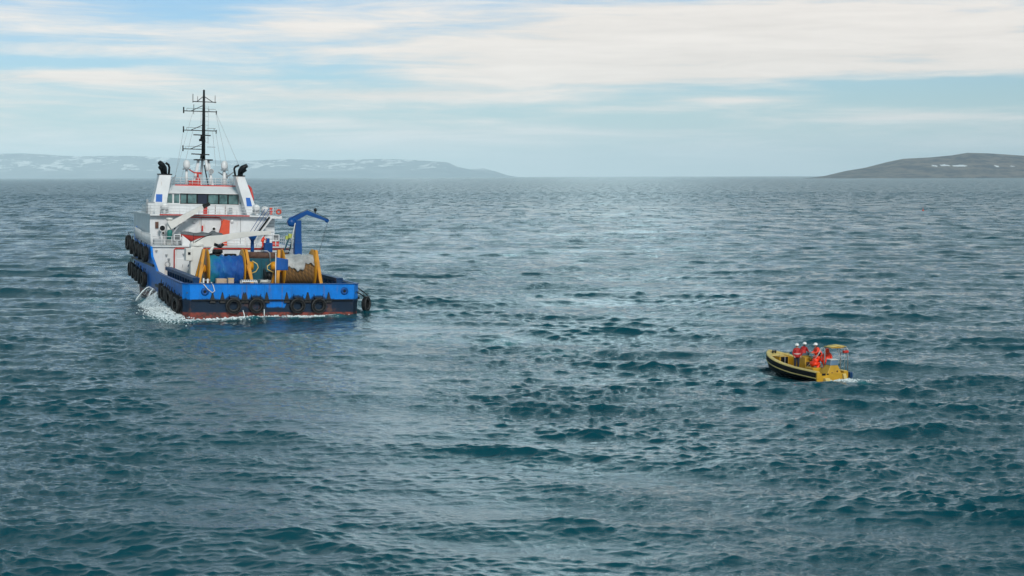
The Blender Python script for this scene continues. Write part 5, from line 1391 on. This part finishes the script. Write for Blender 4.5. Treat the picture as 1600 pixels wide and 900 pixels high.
MB().box(-.35, .25, -1.62, -1.38, .12, .55).build('corner_fender', 'darkblue', rib, .06)
# gantry with a small canopy
gm = MB()
for x, y in ((.15, -1.50), (.95, -1.42), (1.05, -.1)):
    gm.tube([(x, y, .55 if y < -1 else .45), (x, y * (0.98), 2.2), (x + .1, y * .9, 2.33)], .038, 8)
gm.tube([(.15, -1.47, 2.2), (1.05, -.1, 2.3)], .038, 8).tube([(.15, -1.47, 1.85), (.95, -1.4, 1.85)], .03, 8).tube([(.15, -1.2, 2.2), (.25, -1.3, .6)], .025, 6).tube([(.15, -1.0, 1.3), (.7, -.9, 2.2)], .025, 6)
ga = gm.build('gantry', 'steel', rib)
MB().box(.05, .3, -1.5, -1.1, 1.92, 2.1).build('gantry_bag', 'red', ga, .03)
v = []; f = []
for i in range(9):
    for j in range(9):
        x = .35 + 0.75 * i / 8; y = -1.5 + 1.45 * j / 8
        v.append((x, y, 2.36 + .13 * math.sin(PI * j / 8) * math.sin(PI * (i + 1) / 10) + .03 * math.sin(3 * i + 2 * j)))
for i in range(8):
    for j in range(8): f.append((i * 9 + j, i * 9 + j + 1, (i + 1) * 9 + j + 1, (i + 1) * 9 + j))
o = MB().add(v, f, True).build('canopy_roof', 'ribtop', ga); so = o.modifiers.new('thick', 'SOLIDIFY'); so.thickness = .05
MB().box(0.4, 1.1, -1.3, -.2, 2.26, 2.33).build('canopy_frame', 'ribyellow', ga)
MB().tube([(1.2, .1, 2.25), (1.5, .2, 1.7), (2.2, .35, 1.35)], .02, 5).tube([(1.4, -.2, 2.25), (1.9, .1, 1.4), (2.3, .55, .8)], .02, 5).build('lashing_rope', 'rope', rib)

def rat(x, y, z, rz): return RIB @ Matrix.Translation((x, y, z)) @ Matrix.Rotation(rz, 4, 'Z')
GP = 'people aboard the yellow workboat'
person('person in dark red jacket with silver tape and dark trousers standing in the bow', rat(4.05, .32, .40, PI * .93), 'stand', ('rsuit', 'navy', 'orange'), 'helmet', GP, 1.05, True, 1.15)
person('person in a dark red jacket and white helmet standing behind the console, half hidden', rat(5.1, -.95, .38, -PI * .35), 'work', ('rsuit', 'rsuit', 'black'), 'helmet', GP, 1.06, False, 1.15)
person('person in bright orange oilskins and white helmet standing amidships', rat(3.0, -.86, .50, PI * .45), 'work', ('osuit', 'osuit', 'black'), 'helmet', GP, 1.08, False, 1.4)
person('bare-headed person in bright orange oilskins crouching low against the gunwale', rat(2.0, .18, .48, -PI * .42), 'crouch', ('osuit', 'osuit', 'black'), 'hair', GP, 1.25, False, 1.38)
person('hooded person in red-orange oilskins sitting under the small canopy', rat(1.75, -.80, .62, PI * .80), 'sit', ('osuit', 'osuit', 'black'), 'hood', GP, 1.12, False, 1.35)

# ==================================================================== WATER THROWN ABOUT
def spray_mat():
    m = bpy.data.materials.new('white_water'); m.use_nodes = True
    T = NT(m.node_tree); p = T.n['Principled BSDF']
    p.inputs['Base Color'].default_value = (0.80, 0.86, 0.88, 1); p.inputs['Roughness'].default_value = 0.6
    t = T.node('ShaderNodeTexCoord').outputs['Object']
    x, y, z = T.sep(t)
    n = T.noise(T.comb(T.m('MULTIPLY', x, 2.2), T.m('MULTIPLY', y, 2.2), T.m('MULTIPLY', z, 0.7)), 1.6, 5, 0.7)
    T.put(p.inputs['Alpha'], T.rng(n, 0.34, 0.66, 0.12, 0.9))
    return m
M['spray'] = spray_mat()
M['streak'] = mat('falling_water', (0.78, 0.86, 0.88), 0.4, vary=0.1)
def jet(x, z, reach, r, seed=1):
    """a stream leaving the port side, falling in an arc and breaking into drops"""
    rr = random.Random(seed); mb = MB()
    for k in range(5):
        pts = []; ox, oz, orr = rr.uniform(-.10, .10), rr.uniform(-.06, .06), rr.uniform(.9, 1.08)
        n = 16
        for i in range(n):
            u = i / (n - 1)
            pts.append((x + ox * (1 + 2 * u) - 0.8 * u + rr.uniform(-.02, .02), 9.2 + reach * u * orr, z + oz + 0.40 * math.sin(min(u, .35) / .35 * PI / 2) - (z + 0.6) * max(0, u - 0.1) ** 1.9 * 1.2 + rr.uniform(-.02, .02)))
        mb.tube(pts, [r * rr.uniform(.14, .32) * (1 if i < 9 else 1.5 - i / 16) for i in range(n)], 5)
    for _ in range(90):
        u = rr.random() ** .6; q = r * rr.uniform(.15, .4)
        mb.ball((x - 0.8 * u + rr.gauss(0, .1 + .2 * u), 9.2 + reach * u + rr.gauss(0, .06 + .15 * u), z + 0.35 * math.sin(min(u, .35) / .35 * PI / 2) - (z + 0.6) * max(0, u - 0.1) ** 1.9 * 1.2 - abs(rr.gauss(0, .1 + .3 * u))), q, 3)
    return mb
for q, lab in ((jet(27.2, 1.15, 2.1, 0.11, 1), 'long arc of discharge water falling clear of the port side'), (jet(25.2, 1.05, 1.2, 0.09, 2), 'short inner arc of discharge water beside the long one'), (jet(22.4, 0.9, 0.7, 0.13, 3), 'thin steep stream of water running down the port side just aft of the arcs')):
    o = q.build('discharge_water', 'streak'); o.matrix_world = SHIP
    tag(o, lab, 'water jet', 'water pouring from the port side')
# big spill on the quarter: a sheet of white water plus a heap of foam where it lands
sp = thing('water_spill', 'white water pouring and splashing down the port quarter of the ship', 'splash', SHIP)
v = []; f = []; A_, B_ = 30, 22
for i in range(A_ + 1):
    for j in range(B_ + 1):
        u = i / A_; w = j / B_
        x = 20.5 - 17.5 * u + 0.8 * math.sin(w * 5 + u * 9) * w
        y = 9.5 + (0.35 + 2.1 * w ** 1.6) * (1 - 0.35 * u) + 0.10 * math.sin(u * 40 + w * 3)
        top = 1.25 - 0.9 * u
        v.append((x, y, top + (-0.2 - top) * w ** 1.35 + 0.05 * math.sin(u * 55)))
for i in range(A_):
    for j in range(B_): f.append((i * (B_ + 1) + j, i * (B_ + 1) + j + 1, (i + 1) * (B_ + 1) + j + 1, (i + 1) * (B_ + 1) + j))
o = MB().add(v, f, True).build('falling_sheet', 'spray', sp)
so = o.modifiers.new('thick', 'SOLIDIFY'); so.thickness = 0.06
def foam_lumps(cx, cy, sx, sy, n, r0, r1, h, seed):
    rr = random.Random(seed); mb = MB()
    for _ in range(n):
        x = rr.gauss(cx, sx); y = rr.gauss(cy, sy); e = math.exp(-((x - cx) / sx) ** 2 / 2 - ((y - cy) / sy) ** 2 / 2)
        r = rr.uniform(r0, r1); z = rr.random() ** 1.6 * h * e
        # small ragged lump
        vs = []; 
        for i in range(4):
            for k in range(6):
                ph_ = PI * (i + 0.5) / 4; t_ = 2 * PI * k / 6; q = r * rr.uniform(.6, 1.2)
                vs.append((x + q * math.sin(ph_) * math.cos(t_) * 1.3, y + q * math.sin(ph_) * math.sin(t_) * 1.3, z + q * .7 * math.cos(ph_)))
        fs = [(i * 6 + k, i * 6 + (k + 1) % 6, (i + 1) * 6 + (k + 1) % 6, (i + 1) * 6 + k) for i in range(3) for k in range(6)] + [tuple(range(5, -1, -1)), tuple(18 + k for k in range(6))]
        mb.add(vs, fs, True)
    return mb
mb = foam_lumps(4.5, 10.7, 4.0, 0.8, 2400, .03, .085, .75, 3)
mb.build('spray_foam', 'streak', sp)['kind'] = 'stuff'
o = foam_lumps(-0.9, 1.5, 0.5, 4.2, 420, .04, .12, .22, 5).build('foam', 'streak'); o.matrix_world = SHIP_FLAT
tag(o, 'broken white foam along the foot of the ship transom', 'foam', kind='stuff')
o = foam_lumps(-.8, -.6, .4, .7, 260, .02, .06, .16, 8).build('foam', 'streak'); o.matrix_world = RIB
tag(o, 'white foam churned up behind the yellow workboat', 'foam', kind='stuff')
# two thin drains running off the transom
o = MB().tube([(-.05, 3.2, .7), (-.22, 3.1, .3), (-.3, 3.0, -.3)], .05, 6).tube([(-.05, .95, .8), (-.1, .93, -.3)], .045, 6).build('drain_water', 'streak', sp)
# small orange marker buoy far out
b_ = MB().ball((0, 0, .2), .38, 10).tube([(0, 0, .6), (0, 0, 1.5)], .06, 6).build('marker_buoy', 'orange')
b_.location = ((1442 - 800) / 2600 * 690, 690, 0)
tag(b_, 'tiny orange marker buoy floating far out below the headland', 'buoy')
